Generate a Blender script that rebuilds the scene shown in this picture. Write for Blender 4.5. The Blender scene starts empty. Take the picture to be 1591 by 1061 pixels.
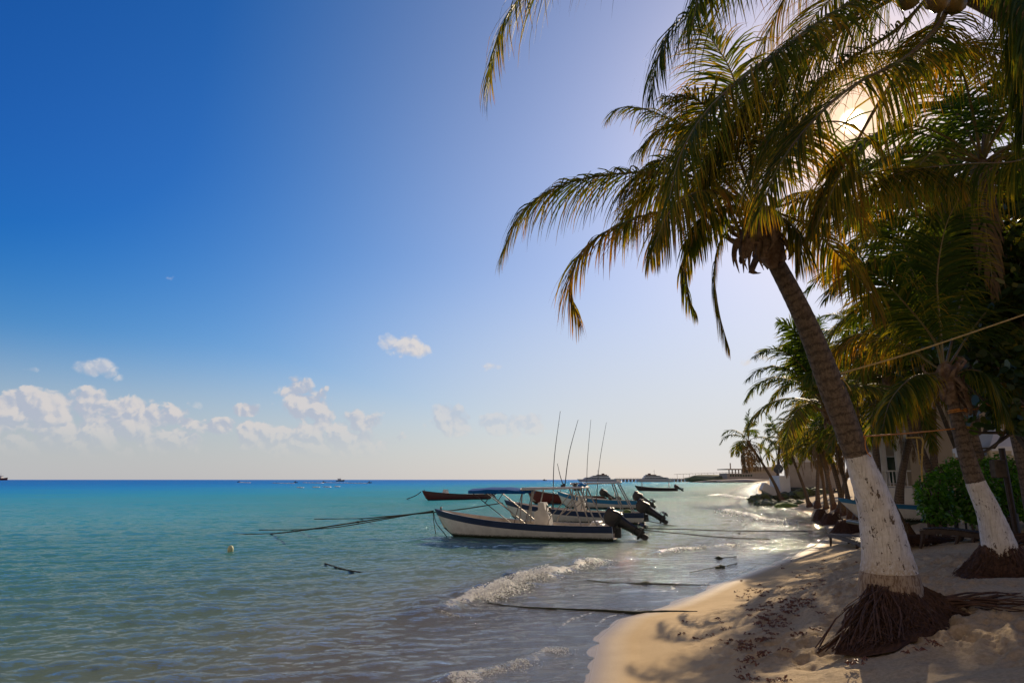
import bpy, math, random
import numpy as np
from mathutils import Vector, Matrix
R = math.radians
rng = np.random.default_rng(7); random.seed(7)
C = bpy.context.scene
COL = C.collection
# ------------------------------------------------------------------ camera
FPX = 1060.67; PITCH = math.atan(214.5/FPX); CAMH = 2.4
cam = bpy.data.cameras.new('camera'); camo = bpy.data.objects.new('camera', cam); COL.objects.link(camo)
cam.lens = 24.0; cam.sensor_width = 36.0; cam.clip_start = 0.05; cam.clip_end = 60000
camo.location = (0, 0, CAMH); camo.rotation_euler = (R(90)+PITCH, 0, 0)
C.camera = camo
C.render.resolution_x = 1024; C.render.resolution_y = 682
# ------------------------------------------------------------------ sun, sky, exposure
SUN_EL = R(26.2); SUN_AZ = R(28.6)          # azimuth to the right of +Y
SD = Vector((math.cos(SUN_EL)*math.sin(SUN_AZ), math.cos(SUN_EL)*math.cos(SUN_AZ), math.sin(SUN_EL)))
sl = bpy.data.lights.new('sun', 'SUN'); sl.energy = 5.0; sl.angle = R(0.5); sl.color = (1.0, 0.80, 0.55)
so = bpy.data.objects.new('sun', sl); COL.objects.link(so)
so.rotation_euler = SD.to_track_quat('Z', 'Y').to_euler()
C.view_settings.view_transform = 'Standard'; C.view_settings.look = 'None'
C.view_settings.exposure = 0.0; C.view_settings.gamma = 1.0
C.view_settings.use_curve_mapping = False

class NT:
    """tiny node-tree helper"""
    def __init__(s, nt): s.nt = nt; s.n = nt.nodes; s.l = nt.links
    def node(s, t, **k):
        n = s.n.new(t)
        for a, b in k.items(): setattr(n, a, b)
        return n
    def put(s, sock, v):
        if isinstance(v, bpy.types.NodeSocket): s.l.new(v, sock)
        elif v is not None:
            if isinstance(v, (tuple, list)) and len(v) == 3 and sock.type == 'RGBA': v = (*v, 1)
            sock.default_value = v
    def m(s, op, a, b=None, c=None, clamp=False):
        n = s.node('ShaderNodeMath', operation=op, use_clamp=clamp)
        s.put(n.inputs[0], a)
        if b is not None: s.put(n.inputs[1], b)
        if c is not None: s.put(n.inputs[2], c)
        return n.outputs[0]
    def vm(s, op, a, b=None, scale=None):
        n = s.node('ShaderNodeVectorMath', operation=op); s.put(n.inputs[0], a)
        if b is not None: s.put(n.inputs[1], b)
        if scale is not None: s.put(n.inputs['Scale'], scale)
        return n.outputs[1] if op in ('DOT_PRODUCT', 'LENGTH', 'DISTANCE') else n.outputs[0]
    def smooth(s, v, a, b, lo=0.0, hi=1.0):
        n = s.node('ShaderNodeMapRange', interpolation_type='SMOOTHSTEP')
        s.put(n.inputs[0], v); n.inputs[1].default_value = a; n.inputs[2].default_value = b
        n.inputs[3].default_value = lo; n.inputs[4].default_value = hi
        return n.outputs[0]
    def mix(s, f, a, b, mode='MIX'):
        n = s.node('ShaderNodeMix', data_type='RGBA', blend_type=mode)
        s.put(n.inputs[0], f); s.put(n.inputs[6], a); s.put(n.inputs[7], b)
        return n.outputs[2]
    def noise(s, vec, scale, detail=4, rough=.55, dist=0.0):
        n = s.node('ShaderNodeTexNoise'); s.put(n.inputs['Vector'], vec)
        n.inputs['Scale'].default_value = scale; n.inputs['Detail'].default_value = detail
        n.inputs['Roughness'].default_value = rough; n.inputs['Distortion'].default_value = dist
        return n.outputs[0], n.outputs[1]
    def comb(s, x, y, z):
        n = s.node('ShaderNodeCombineXYZ'); s.put(n.inputs[0], x); s.put(n.inputs[1], y); s.put(n.inputs[2], z); return n.outputs[0]
    def sep(s, v):
        n = s.node('ShaderNodeSeparateXYZ'); s.put(n.inputs[0], v); return n.outputs
    def ramp(s, f, stops):
        n = s.node('ShaderNodeValToRGB'); s.put(n.inputs[0], f); cr = n.color_ramp
        while len(cr.elements) > 1: cr.elements.remove(cr.elements[-1])
        cr.elements[0].position = stops[0][0]; cr.elements[0].color = (*stops[0][1], 1)
        for p, c in stops[1:]:
            e = cr.elements.new(p); e.color = (*c, 1)
        return n.outputs[0]

def pix_azel(px, py):
    u = (px-795.5)/FPX; v = (530.5-py)/FPX; c, s_ = math.cos(PITCH), math.sin(PITCH)
    x, y, z = u, c-v*s_, s_+v*c
    return math.atan2(x, y), math.atan2(z, math.hypot(x, y))

world = bpy.data.worlds.new("World"); C.world = world; world.use_nodes = True
W = NT(world.node_tree); W.n.clear()
SKY_STR = 0.085
sky = W.node('ShaderNodeTexSky', sky_type='NISHITA'); sky.sun_disc = False
sky.sun_elevation = SUN_EL; sky.sun_rotation = SUN_AZ; sky.altitude = 0; sky.air_density = 1.0; sky.dust_density = 0.6; sky.ozone_density = 3.0
tc = W.node('ShaderNodeTexCoord'); gen = tc.outputs['Generated']
D = W.vm('NORMALIZE', gen); dx, dy, dz = W.sep(D)
el = W.m('ARCSINE', dz)
az = W.m('ARCTAN2', dx, dy)
sdot = W.vm('DOT_PRODUCT', D, tuple(SD))
sang = W.m('ARCCOSINE', W.m('MINIMUM', sdot, 0.99999))
# deepen the blue away from the sun and whiten the air round the sun
deep = W.m('MULTIPLY', W.smooth(sang, R(26), R(66)), W.smooth(el, R(-1), R(26)))
hs = W.node('ShaderNodeHueSaturation'); W.put(hs.inputs['Color'], sky.outputs[0])
W.put(hs.inputs['Saturation'], W.m('MULTIPLY_ADD', deep, 0.45, 1.25)); hs.inputs['Value'].default_value = 1.06
tint = W.mix(deep, (1.0, 0.98, 1.10), (0.10, 0.80, 1.20))
skyc = W.mix(1.0, hs.outputs[0], tint, 'MULTIPLY')
aur = W.m('POWER', 2.718, W.m('DIVIDE', sang, -R(13.0)))
aur2 = W.m('POWER', 2.718, W.m('DIVIDE', sang, -R(2.6)))
skyc = W.mix(1.0, skyc, W.vm('SCALE', (1.7, 1.0, 0.6), scale=aur), 'ADD')
aur3 = W.m('MULTIPLY', W.m('POWER', 2.718, W.m('DIVIDE', sang, -R(19.0))), W.smooth(el, R(8), R(40), 1.25, .35))
skyc = W.mix(1.0, skyc, W.vm('SCALE', (5.0, 5.4, 6.6), scale=aur3), 'ADD')
skyc = W.mix(1.0, skyc, W.vm('SCALE', (66.0, 38.0, 13.0), scale=aur2), 'ADD')
hz = W.m('MAXIMUM', W.m('MULTIPLY', W.smooth(el, R(-0.5), R(19), 1.0, 0.0), W.smooth(sang, R(24), R(52), 1.1, 0.0)), W.smooth(el, R(-0.5), R(11), .92, 0.0))
hzc = W.mix(W.smooth(sang, R(15), R(60)), (11.6, 11.9, 12.4), (7.3, 7.5, 8.1))
skyc = W.mix(W.m('MULTIPLY', hz, 0.80), skyc, hzc)
skyc = W.mix(W.smooth(sang, R(80), R(120), 0.0, 0.9), skyc, (6.6, 5.0, 3.5))     # warm fill glow added to the sky behind the camera to brighten shade
# clouds: ellipses in azimuth / elevation broken up by noise
vecA = W.comb(az, el, 0.0); vecB = W.comb(W.m('ADD', az, 0.004), W.m('ADD', el, 0.007), 0.0)
cn0, _ = W.noise(vecA, 34, 7, .58, .2); cn1, _ = W.noise(vecB, 34, 4, .58, .2)
vo0 = W.node('ShaderNodeTexVoronoi', voronoi_dimensions='2D'); vo1 = W.node('ShaderNodeTexVoronoi', voronoi_dimensions='2D')
for vo_, ve_, cn_ in ((vo0, vecA, cn0), (vo1, vecB, cn1)):
    W.put(vo_.inputs['Vector'], W.vm('ADD', ve_, W.vm('SCALE', W.comb(cn_, W.m('SUBTRACT', 1.0, cn_), 0.0), scale=0.035))); vo_.inputs['Scale'].default_value = 30; vo_.inputs['Detail'].default_value = 2.0; vo_.inputs['Roughness'].default_value = .55
pf0 = W.m('SUBTRACT', .95, W.m('MULTIPLY', vo0.outputs['Distance'], 1.0)); pf1 = W.m('SUBTRACT', .95, W.m('MULTIPLY', vo1.outputs['Distance'], 1.0))
cn0 = W.m('MULTIPLY_ADD', pf0, .62, W.m('MULTIPLY', cn0, .42)); cn1 = W.m('MULTIPLY_ADD', pf1, .62, W.m('MULTIPLY', cn1, .42))
def cloud_density(blobs, amp):
    best = None
    for (px, py, rx, ry, *off) in blobs:
        a, e = pix_azel(px, py)
        v = W.vm('SUBTRACT', vecA, (a, e, 0)); v = W.vm('MULTIPLY', v, (FPX/rx, FPX/ry, 0))
        r = W.vm('DOT_PRODUCT', v, v)
        if off: r = W.m('ADD', r, off[0])
        best = r if best is None else W.m('SMOOTH_MIN', best, r, 0.3)
    return W.m('ADD', W.m('SUBTRACT', 1.0, W.m('MINIMUM', best, 4.0)), W.m('MULTIPLY', W.m('SUBTRACT', cn0, 0.5), amp))
big = [(10,652,70,36),(45,630,46,24),(110,632,50,32),(215,650,58,32),(150,672,120,32),(262,684,44,18),
       (60,690,110,22),(460,608,26,22),(478,632,40,30),(520,655,64,22),(392,668,46,18),(345,664,30,13),(440,676,80,28),(388,640,22,12),
       (292,658,16,9),(520,690,110,24),(695,640,26,18),(712,660,44,18),(800,658,66,18)]
small = [(628,534,38,20),(655,543,30,13),(150,573,34,14),(180,584,24,9),(258,422,16,22,.85),(312,629,14,8,.7),(762,569,26,9,.6),(50,575,12,6,.7),(1172,556,34,12,.4),(1035,603,20,7,.7)]
lit0 = W.smooth(W.m('SUBTRACT', cn0, cn1), -0.15, 0.20)
covb = W.smooth(cloud_density(big, 2.6), -0.58, 0.10); litb = lit0
covs = W.smooth(cloud_density(small, 2.2), -0.35, 0.7); lits = lit0
elf = W.smooth(el, R(1.2), R(5.0))
azf = W.smooth(az, R(-22), R(4), 1.0, 0.42)
covb = W.m('MULTIPLY', W.m('MULTIPLY', covb, W.m('MULTIPLY_ADD', elf, 0.92, 0.0)), azf)
cb = W.mix(litb, (6.2, 6.6, 7.9), (11.2, 10.3, 9.9))
skyc = W.mix(W.m('MULTIPLY', covb, .88), skyc, cb)
cs = W.mix(lits, (7.6, 7.8, 8.8), (12.2, 11.4, 10.9))
smf = W.smooth(az, R(-12), R(-8), 0.62, 0.9)
skyc = W.mix(W.m('MULTIPLY', covs, smf), skyc, cs)
lum = W.vm('DOT_PRODUCT', skyc, (.3,.5,.2))
skyc = W.vm('SCALE', skyc, scale=W.m('DIVIDE', 1.0, W.m('SQRT', W.m('MULTIPLY_ADD', W.m('MULTIPLY', lum, lum), 1/135.0, 1.0))))
skyc = W.vm('ADD', skyc, W.vm('SCALE', (62.0, 50.0, 34.0), scale=W.smooth(sang, R(.50), R(1.0), 1.0, 0.0)))      # the sun's own disc
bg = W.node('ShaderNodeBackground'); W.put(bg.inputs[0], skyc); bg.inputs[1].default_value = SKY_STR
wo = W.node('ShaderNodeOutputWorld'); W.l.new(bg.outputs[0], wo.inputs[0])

# ------------------------------------------------------------------ helpers
def tag(o, label=None, cat=None, group=None, kind=None):
    if label: o['label'] = label
    if cat: o['category'] = cat
    if group: o['group'] = group
    if kind: o['kind'] = kind
    return o
def empty(name, loc=(0,0,0), rz=0.0):
    o = bpy.data.objects.new(name, None); COL.objects.link(o); o.location = loc; o.rotation_euler = (0,0,rz)
    o.empty_display_size = .2
    return o
def mesh_obj(name, v, f, mats, parent=None, smooth=None, mi=None, attrs=None, loc=None):
    me = bpy.data.meshes.new(name)
    v = np.asarray(v, dtype=np.float32).reshape(-1, 3)
    if isinstance(f, np.ndarray) and f.ndim == 2:
        k = f.shape[1]
        me.vertices.add(len(v)); me.vertices.foreach_set('co', v.ravel())
        me.loops.add(f.size); me.loops.foreach_set('vertex_index', f.ravel().astype(np.int32))
        me.polygons.add(len(f)); me.polygons.foreach_set('loop_start', np.arange(0, f.size, k, dtype=np.int32))
        try: me.polygons.foreach_set('loop_total', np.full(len(f), k, dtype=np.int32))
        except Exception: pass
    else:
        me.from_pydata([tuple(map(float, p)) for p in v], [], [tuple(int(i) for i in q) for q in f])
    for m_ in (mats if isinstance(mats, (list, tuple)) else [mats]): me.materials.append(m_)
    if mi is not None: me.polygons.foreach_set('material_index', np.asarray(mi, dtype=np.int32))
    me.update(calc_edges=True)
    if smooth is not None:
        me.polygons.foreach_set('use_smooth', np.ones(len(me.polygons), dtype=bool))
        if smooth < 179: me.set_sharp_from_angle(angle=R(smooth))
    if attrs:
        for k_, a_ in attrs.items():
            at_ = me.attributes.new(k_, 'FLOAT', 'POINT'); at_.data.foreach_set('value', np.asarray(a_, dtype=np.float32))
    o = bpy.data.objects.new(name, me); COL.objects.link(o)
    if parent: o.parent = parent
    if loc is not None: o.location = loc
    return o
class MB:
    """collects shapes into one mesh"""
    def __init__(s): s.v = []; s.f = []; s.mi = []
    def add(s, v, f, mi=0):
        b = len(s.v); s.v += [tuple(p) for p in v]; s.f += [tuple(i+b for i in q) for q in f]; s.mi += [mi]*len(f)
    def box(s, c, d, rot=None, mi=0, bev=0.0):
        x, y, z = d[0]/2, d[1]/2, d[2]/2
        if bev > 0:
            b = min(bev, x*.9, y*.9, z*.9); vs = []
            # chamfered box : 24 verts
            for sx in (-1,1):
                for sy in (-1,1):
                    for sz in (-1,1):
                        vs += [(sx*(x-b), sy*(y-b), sz*z), (sx*(x-b), sy*y, sz*(z-b)), (sx*x, sy*(y-b), sz*(z-b))]
            import bmesh
            bm = bmesh.new(); [bm.verts.new(p) for p in vs]; bmesh.ops.convex_hull(bm, input=bm.verts)
            bmesh.ops.dissolve_limit(bm, angle_limit=R(1), verts=bm.verts, edges=bm.edges)
            bm.verts.index_update(); V_ = [p.co.copy() for p in bm.verts]; F_ = [[q.index for q in fc.verts] for fc in bm.faces]; bm.free()
        else:
            V_ = [Vector((i, j, k)) for i in (-x, x) for j in (-y, y) for k in (-z, z)]
            F_ = [(0,1,3,2),(4,6,7,5),(0,4,5,1),(2,3,7,6),(0,2,6,4),(1,5,7,3)]
        if rot is not None: V_ = [rot @ p for p in V_]
        s.add([(p[0]+c[0], p[1]+c[1], p[2]+c[2]) for p in V_], F_, mi)
    def tube(s, pts, r, n=8, mi=0, caps=True):
        pts = [Vector(p) for p in pts]; m_ = len(pts)
        rs = r if isinstance(r, (list, tuple, np.ndarray)) else [r]*m_
        T = [(pts[min(i+1, m_-1)]-pts[max(i-1, 0)]).normalized() for i in range(m_)]
        a = T[0].orthogonal().normalized(); vs = []; fs = []
        for i in range(m_):
            a = (a - T[i]*a.dot(T[i])).normalized(); b = T[i].cross(a)
            for k in range(n):
                t = 2*math.pi*k/n; vs.append(pts[i] + (a*math.cos(t)+b*math.sin(t))*rs[i])
        for i in range(m_-1):
            for k in range(n):
                k2 = (k+1) % n; fs.append((i*n+k, i*n+k2, (i+1)*n+k2, (i+1)*n+k))
        if caps: fs.append(tuple(range(n))[::-1]); fs.append(tuple(range((m_-1)*n, m_*n)))
        s.add(vs, fs, mi)
    def lathe(s, prof, n=16, M=None, mi=0, sq=1.0):
        vs = []; fs = []
        for r_, z in prof:
            for k in range(n):
                t = 2*math.pi*k/n; p = Vector((r_*math.cos(t), r_*math.sin(t)*sq, z)); vs.append(M @ p if M else p)
        for i in range(len(prof)-1):
            for k in range(n):
                k2 = (k+1) % n; fs.append((i*n+k, i*n+k2, (i+1)*n+k2, (i+1)*n+k))
        fs.append(tuple(range(n))[::-1]); fs.append(tuple(range((len(prof)-1)*n, len(prof)*n)))
        s.add(vs, fs, mi)
    def build(s, name, mats, parent=None, smooth=35, loc=None):
        return mesh_obj(name, s.v, s.f, mats, parent, smooth, s.mi, loc=loc)

def proj_ray(px, py):
    u = (px-795.5)/FPX; v = (530.5-py)/FPX; c, s_ = math.cos(PITCH), math.sin(PITCH)
    return u, c-v*s_, s_+v*c
def at(px, py, Y):
    x, y, z = proj_ray(px, py); t = Y/y
    return Vector((x*t, Y, CAMH+z*t))
def on_water(px, py, z=0.0):
    x, y, dz_ = proj_ray(px, py); t = (z-CAMH)/dz_
    return Vector((x*t, y*t, z))
# numpy noise
def _hash(ix, iy, seed):
    h = (ix.astype(np.int64)*374761393 + iy.astype(np.int64)*668265263 + seed*1442695041) & 0xffffffff
    h = ((h ^ (h >> 13))*1274126177) & 0xffffffff
    return ((h ^ (h >> 16)) & 0xffff)/65535.0
def vnoise(x, y, seed=0):
    ix = np.floor(x); iy = np.floor(y); fx = x-ix; fy = y-iy
    fx = fx*fx*fx*(fx*(fx*6-15)+10); fy = fy*fy*fy*(fy*(fy*6-15)+10)
    a = _hash(ix, iy, seed); b = _hash(ix+1, iy, seed); c = _hash(ix, iy+1, seed); d = _hash(ix+1, iy+1, seed)
    return (a*(1-fx)+b*fx)*(1-fy)+(c*(1-fx)+d*fx)*fy
def fbm(x, y, o=4, seed=0, g=.5):
    s = 0; a = 1; t = 0
    for i in range(o):
        s = s+a*vnoise(x, y, seed+i*17); t += a; a *= g; x = x*2.03+5.1; y = y*2.03+1.7
    return s/t
def pits(x, y, seed=0):
    """distance to the nearest random point of a jittered grid"""
    ix = np.floor(x); iy = np.floor(y); best = np.full(x.shape, 9.0)
    for i in (-1,0,1):
        for j in (-1,0,1):
            cx = ix+i; cy = iy+j
            px = cx+_hash(cx, cy, seed); py = cy+_hash(cx, cy, seed+5)
            best = np.minimum(best, (px-x)**2+(py-y)**2)
    return np.sqrt(best)
SHORE = np.array([(-9,-40),(-4,-8),(-0.9,2),(0.15,6.5),(0.73,8.84),(1.15,11.2),(1.75,12.8),(3.0,14.2),(4.8,17),(7.6,21),(11.0,26.2),(14.2,32),(20,47),(27,72),(30,80),(44.6,128),(70,200),(150,420),(205,560),(200,640),(400,1300),(9000,9200)], float)
def shore_d(x, y):
    """signed distance to the water's edge: + inland"""
    x = np.asarray(x, float); y = np.asarray(y, float)
    best = np.full(x.shape, 1e18); sg = np.ones(x.shape)
    for (ax, ay), (bx, by) in zip(SHORE[:-1], SHORE[1:]):
        ex, ey = bx-ax, by-ay; L2 = ex*ex+ey*ey
        t = np.clip(((x-ax)*ex+(y-ay)*ey)/L2, 0, 1)
        qx = x-(ax+ex*t); qy = y-(ay+ey*t); d2 = qx*qx+qy*qy
        cr = ex*(y-ay)-ey*(x-ax)
        w = d2 < best; best = np.where(w, d2, best); sg = np.where(w, np.where(cr < 0, 1.0, -1.0), sg)
    return np.sqrt(best)*sg
HD = [-400,-60,-25,-10,-4,-1.5,0,0.8,1.6,2.6,3.6,5,8,15,40,200]; HZ = [-6,-2.6,-1.6,-.85,-.4,-.14,0,.07,.2,.48,.78,.98,1.15,1.35,1.7,3.0]
def sand_h(x, y):
    return np.interp(shore_d(x, y), HD, HZ)
def gz(x, y): return float(sand_h(np.array([x]), np.array([y]))[0])
def ground(px, py):
    x, y, dz_ = proj_ray(px, py); t = 3.0
    while t < 400:
        if CAMH+dz_*t <= gz(x*t, y*t): break
        t *= 1.004
    return Vector((x*t, y*t, CAMH+dz_*t))
def catmull(P, n):
    P = np.array([tuple(p) for p in P], float)
    Q = np.vstack([2*P[0]-P[1], P, 2*P[-1]-P[-2]]); out = []
    m = len(P)-1; 
    for s in np.linspace(0, m-1e-6, n*3):
        i = int(s); t = s-i; a, b, c, d = Q[i], Q[i+1], Q[i+2], Q[i+3]
        out.append(.5*((2*b)+(-a+c)*t+(2*a-5*b+4*c-d)*t*t+(-a+3*b-3*c+d)*t**3))
    out = np.array(out); L = np.r_[0, np.cumsum(np.linalg.norm(np.diff(out, axis=0), axis=1))]
    u = np.linspace(0, L[-1], n)
    return np.stack([np.interp(u, L, out[:, k]) for k in range(3)], 1)

# ------------------------------------------------------------------ materials
def pmat(name, col, rough=.6, var=.25, vscale=6.0, bump=.0, bscale=30.0, col2=None, metal=0.0, spec=.5, coord='Object'):
    m = bpy.data.materials.new(name); m.use_nodes = True; t = NT(m.node_tree); t.n.clear()
    b = t.node('ShaderNodeBsdfPrincipled'); o = t.node('ShaderNodeOutputMaterial'); t.l.new(b.outputs[0], o.inputs[0])
    tcn = t.node('ShaderNodeTexCoord'); vec = tcn.outputs[coord]
    n, _ = t.noise(vec, vscale, 5, .6)
    c2 = col2 if col2 else tuple(c*(1-var) for c in col)
    t.put(b.inputs['Base Color'], t.mix(t.smooth(n, .35, .68), col, c2))
    t.put(b.inputs['Roughness'], t.m('MULTIPLY_ADD', n, .25, rough-.12))
    b.inputs['Metallic'].default_value = metal; b.inputs['Specular IOR Level'].default_value = spec
    if bump:
        n2, _ = t.noise(vec, bscale, 4, .6)
        bp = t.node('ShaderNodeBump'); bp.inputs['Strength'].default_value = bump; bp.inputs['Distance'].default_value = .02
        t.put(bp.inputs['Height'], n2); t.l.new(bp.outputs[0], b.inputs['Normal'])
    m['t'] = 1
    return m
def leaf_mat(name, stops, trans=.5, rough=.45, tcol=(1.0,1.0,.35), spec=.35):
    """stops: colour ramp driven by the per-leaf attribute 'tint'"""
    m = bpy.data.materials.new(name); m.use_nodes = True; t = NT(m.node_tree); t.n.clear()
    a = t.node('ShaderNodeAttribute', attribute_name='tint')
    col = t.ramp(a.outputs['Fac'], stops)
    b = t.node('ShaderNodeBsdfPrincipled'); t.put(b.inputs['Base Color'], col); b.inputs['Roughness'].default_value = rough
    b.inputs['Specular IOR Level'].default_value = spec
    tr = t.node('ShaderNodeBsdfTranslucent'); t.put(tr.inputs[0], t.mix(1.0, col, tcol, 'MULTIPLY'))
    mx = t.node('ShaderNodeMixShader'); mx.inputs[0].default_value = trans
    t.l.new(b.outputs[0], mx.inputs[1]); t.l.new(tr.outputs[0], mx.inputs[2])
    o = t.node('ShaderNodeOutputMaterial'); t.l.new(mx.outputs[0], o.inputs[0])
    return m
M = {}
M['frond'] = leaf_mat('palm_leaflet', [(0,(.025,.055,.012)),(.45,(.055,.085,.016)),(.7,(.20,.17,.025)),(.88,(.24,.13,.03)),(1,(.10,.055,.025))], .5, .6, (2.6,1.95,.34), .12)
M['frond_far'] = leaf_mat('far_palm_leaflet', [(0,(.03,.06,.015)),(.5,(.06,.10,.02)),(.75,(.17,.16,.035)),(1,(.16,.10,.04))], .45, .6, (2.4,2.0,.42), .12)
M['dead'] = leaf_mat('dead_frond', [(0,(.12,.08,.04)),(1,(.22,.14,.07))], .3, .7, (1.1,.9,.6))
M['rachis'] = pmat('palm_rachis', (.17,.15,.04), .5, .4, 8, col2=(.16,.09,.03))
M['grape'] = leaf_mat('sea_grape_leaf', [(0,(.02,.045,.012)),(.6,(.045,.075,.016)),(.85,(.16,.15,.02)),(1,(.22,.10,.02))], .45, .35, (2.2,1.9,.4), .5)
M['hedge'] = leaf_mat('hedge_leaf', [(0,(.05,.12,.015)),(.6,(.09,.21,.025)),(1,(.18,.32,.04))], .5, .3, (2.2,2.2,.4), .6)
M['wood'] = pmat('dark_wood', (.055,.032,.02), .6, .4, 9, .4, 60)
M['bark'] = pmat('dark_bark', (.10,.075,.05), .85, .5, 8, .7, 30)
M['roots'] = pmat('palm_roots', (.055,.026,.013), .8, .5, 20, .5, 80, col2=(.13,.065,.035))
M['sheath'] = pmat('palm_sheath', (.26,.17,.10), .8, .5, 10, .6, 50, col2=(.11,.06,.03))
M['coconut'] = pmat('coconut_husk', (.22,.13,.03), .45, .4, 6, .2, 30, col2=(.13,.10,.02))

def trunk_material(name, paint_lo, paint_hi, body=(.19,.14,.10), body2=(.085,.06,.04), ring=55.0):
    """'u' is the length along the trunk in metres; white paint between two heights"""
    m = bpy.data.materials.new(name); m.use_nodes = True; t = NT(m.node_tree); t.n.clear()
    a = t.node('ShaderNodeAttribute', attribute_name='u').outputs['Fac']
    tcn = t.node('ShaderNodeTexCoord'); vec = tcn.outputs['Object']
    n, _ = t.noise(vec, 5, 6, .65); nf, _ = t.noise(vec, 26, 5, .7)
    mp = t.node('ShaderNodeMapping'); t.put(mp.inputs['Vector'], vec); mp.inputs['Scale'].default_value = (60,60,5)
    ns, _ = t.noise(mp.outputs[0], 1.0, 4, .6)
    wob = t.m('ADD', a, t.m('MULTIPLY', t.m('SUBTRACT', n, .5), .10))
    rings = t.m('SINE', t.m('ADD', t.m('MULTIPLY', wob, ring), t.m('MULTIPLY', n, 9.0))); rings = t.m('MULTIPLY', t.smooth(rings, .2, 1.0), t.smooth(ns, .35, .6, .35, 1.0))
    c = t.mix(t.smooth(nf, .3, .7), body, body2)
    c = t.mix(t.m('MULTIPLY', rings, .75), c, tuple(x*.35 for x in body2))
    c = t.mix(t.smooth(ns, .52, .68, 0, .5), c, (.28,.2,.13))
    b = t.node('ShaderNodeBsdfPrincipled')
    if paint_hi > 0:
        aw = t.m('ADD', a, t.m('MULTIPLY', t.m('SUBTRACT', nf, .5), .035))
        mask = t.m('MULTIPLY', t.smooth(aw, paint_lo-.004, paint_lo+.006), t.smooth(aw, paint_hi-.004, paint_hi+.006, 1, 0))
        # chips: small dark marks, mostly low down
        v = t.node('ShaderNodeTexNoise'); mp2 = t.node('ShaderNodeMapping'); t.put(mp2.inputs['Vector'], vec); mp2.inputs['Scale'].default_value = (1.9,1.9,1.0)
        t.put(v.inputs['Vector'], mp2.outputs[0]); v.inputs['Scale'].default_value = 7.5; v.inputs['Detail'].default_value = 7; v.inputs['Roughness'].default_value = .72
        chips = t.smooth(v.outputs[0], .59, .605)
        fine = t.m('MULTIPLY', t.smooth(ns, .70, .74), t.smooth(a, paint_lo+.05, paint_lo+.42, 1, 0))
        mask = t.m('MULTIPLY', mask, t.m('SUBTRACT', 1.0, t.m('MAXIMUM', chips, fine), clamp=True))
        pc = t.mix(t.smooth(n, .3, .75), (.78,.74,.69), (.60,.55,.49))
        pc = t.mix(t.smooth(ns, .46, .72, 0, .7), pc, (.42,.36,.29))
        pc = t.mix(t.m('MULTIPLY', rings, .14), pc, (.40,.36,.30))
        pc = t.mix(t.m('MULTIPLY', t.smooth(a, paint_lo, paint_lo+.30, 1, 0), t.smooth(nf, .35, .6)), pc, (.50,.40,.28))
        # bare pale fibrous bark under the paint
        low = t.smooth(aw, paint_lo-.01, paint_lo+.01, 1, 0)
        fib = t.mix(t.smooth(ns, .4, .62), (.40,.31,.22), (.20,.13,.08))
        c = t.mix(low, c, fib)
        c = t.mix(mask, c, pc)
    t.put(b.inputs['Base Color'], c); b.inputs['Roughness'].default_value = .82; b.inputs['Specular IOR Level'].default_value = .25
    h = t.m('ADD', t.m('MULTIPLY', rings, -.5 if paint_hi <= 0 else -.25), t.m('ADD', t.m('MULTIPLY', nf, .5), t.m('MULTIPLY', ns, .5)))
    bp = t.node('ShaderNodeBump'); bp.inputs['Strength'].default_value = .7; bp.inputs['Distance'].default_value = .02
    t.put(bp.inputs['Height'], h); t.l.new(bp.outputs[0], b.inputs['Normal'])
    o = t.node('ShaderNodeOutputMaterial'); t.l.new(b.outputs[0], o.inputs[0])
    return m
M['trunk_plain'] = trunk_material('palm_trunk', 0, 0)

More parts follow.
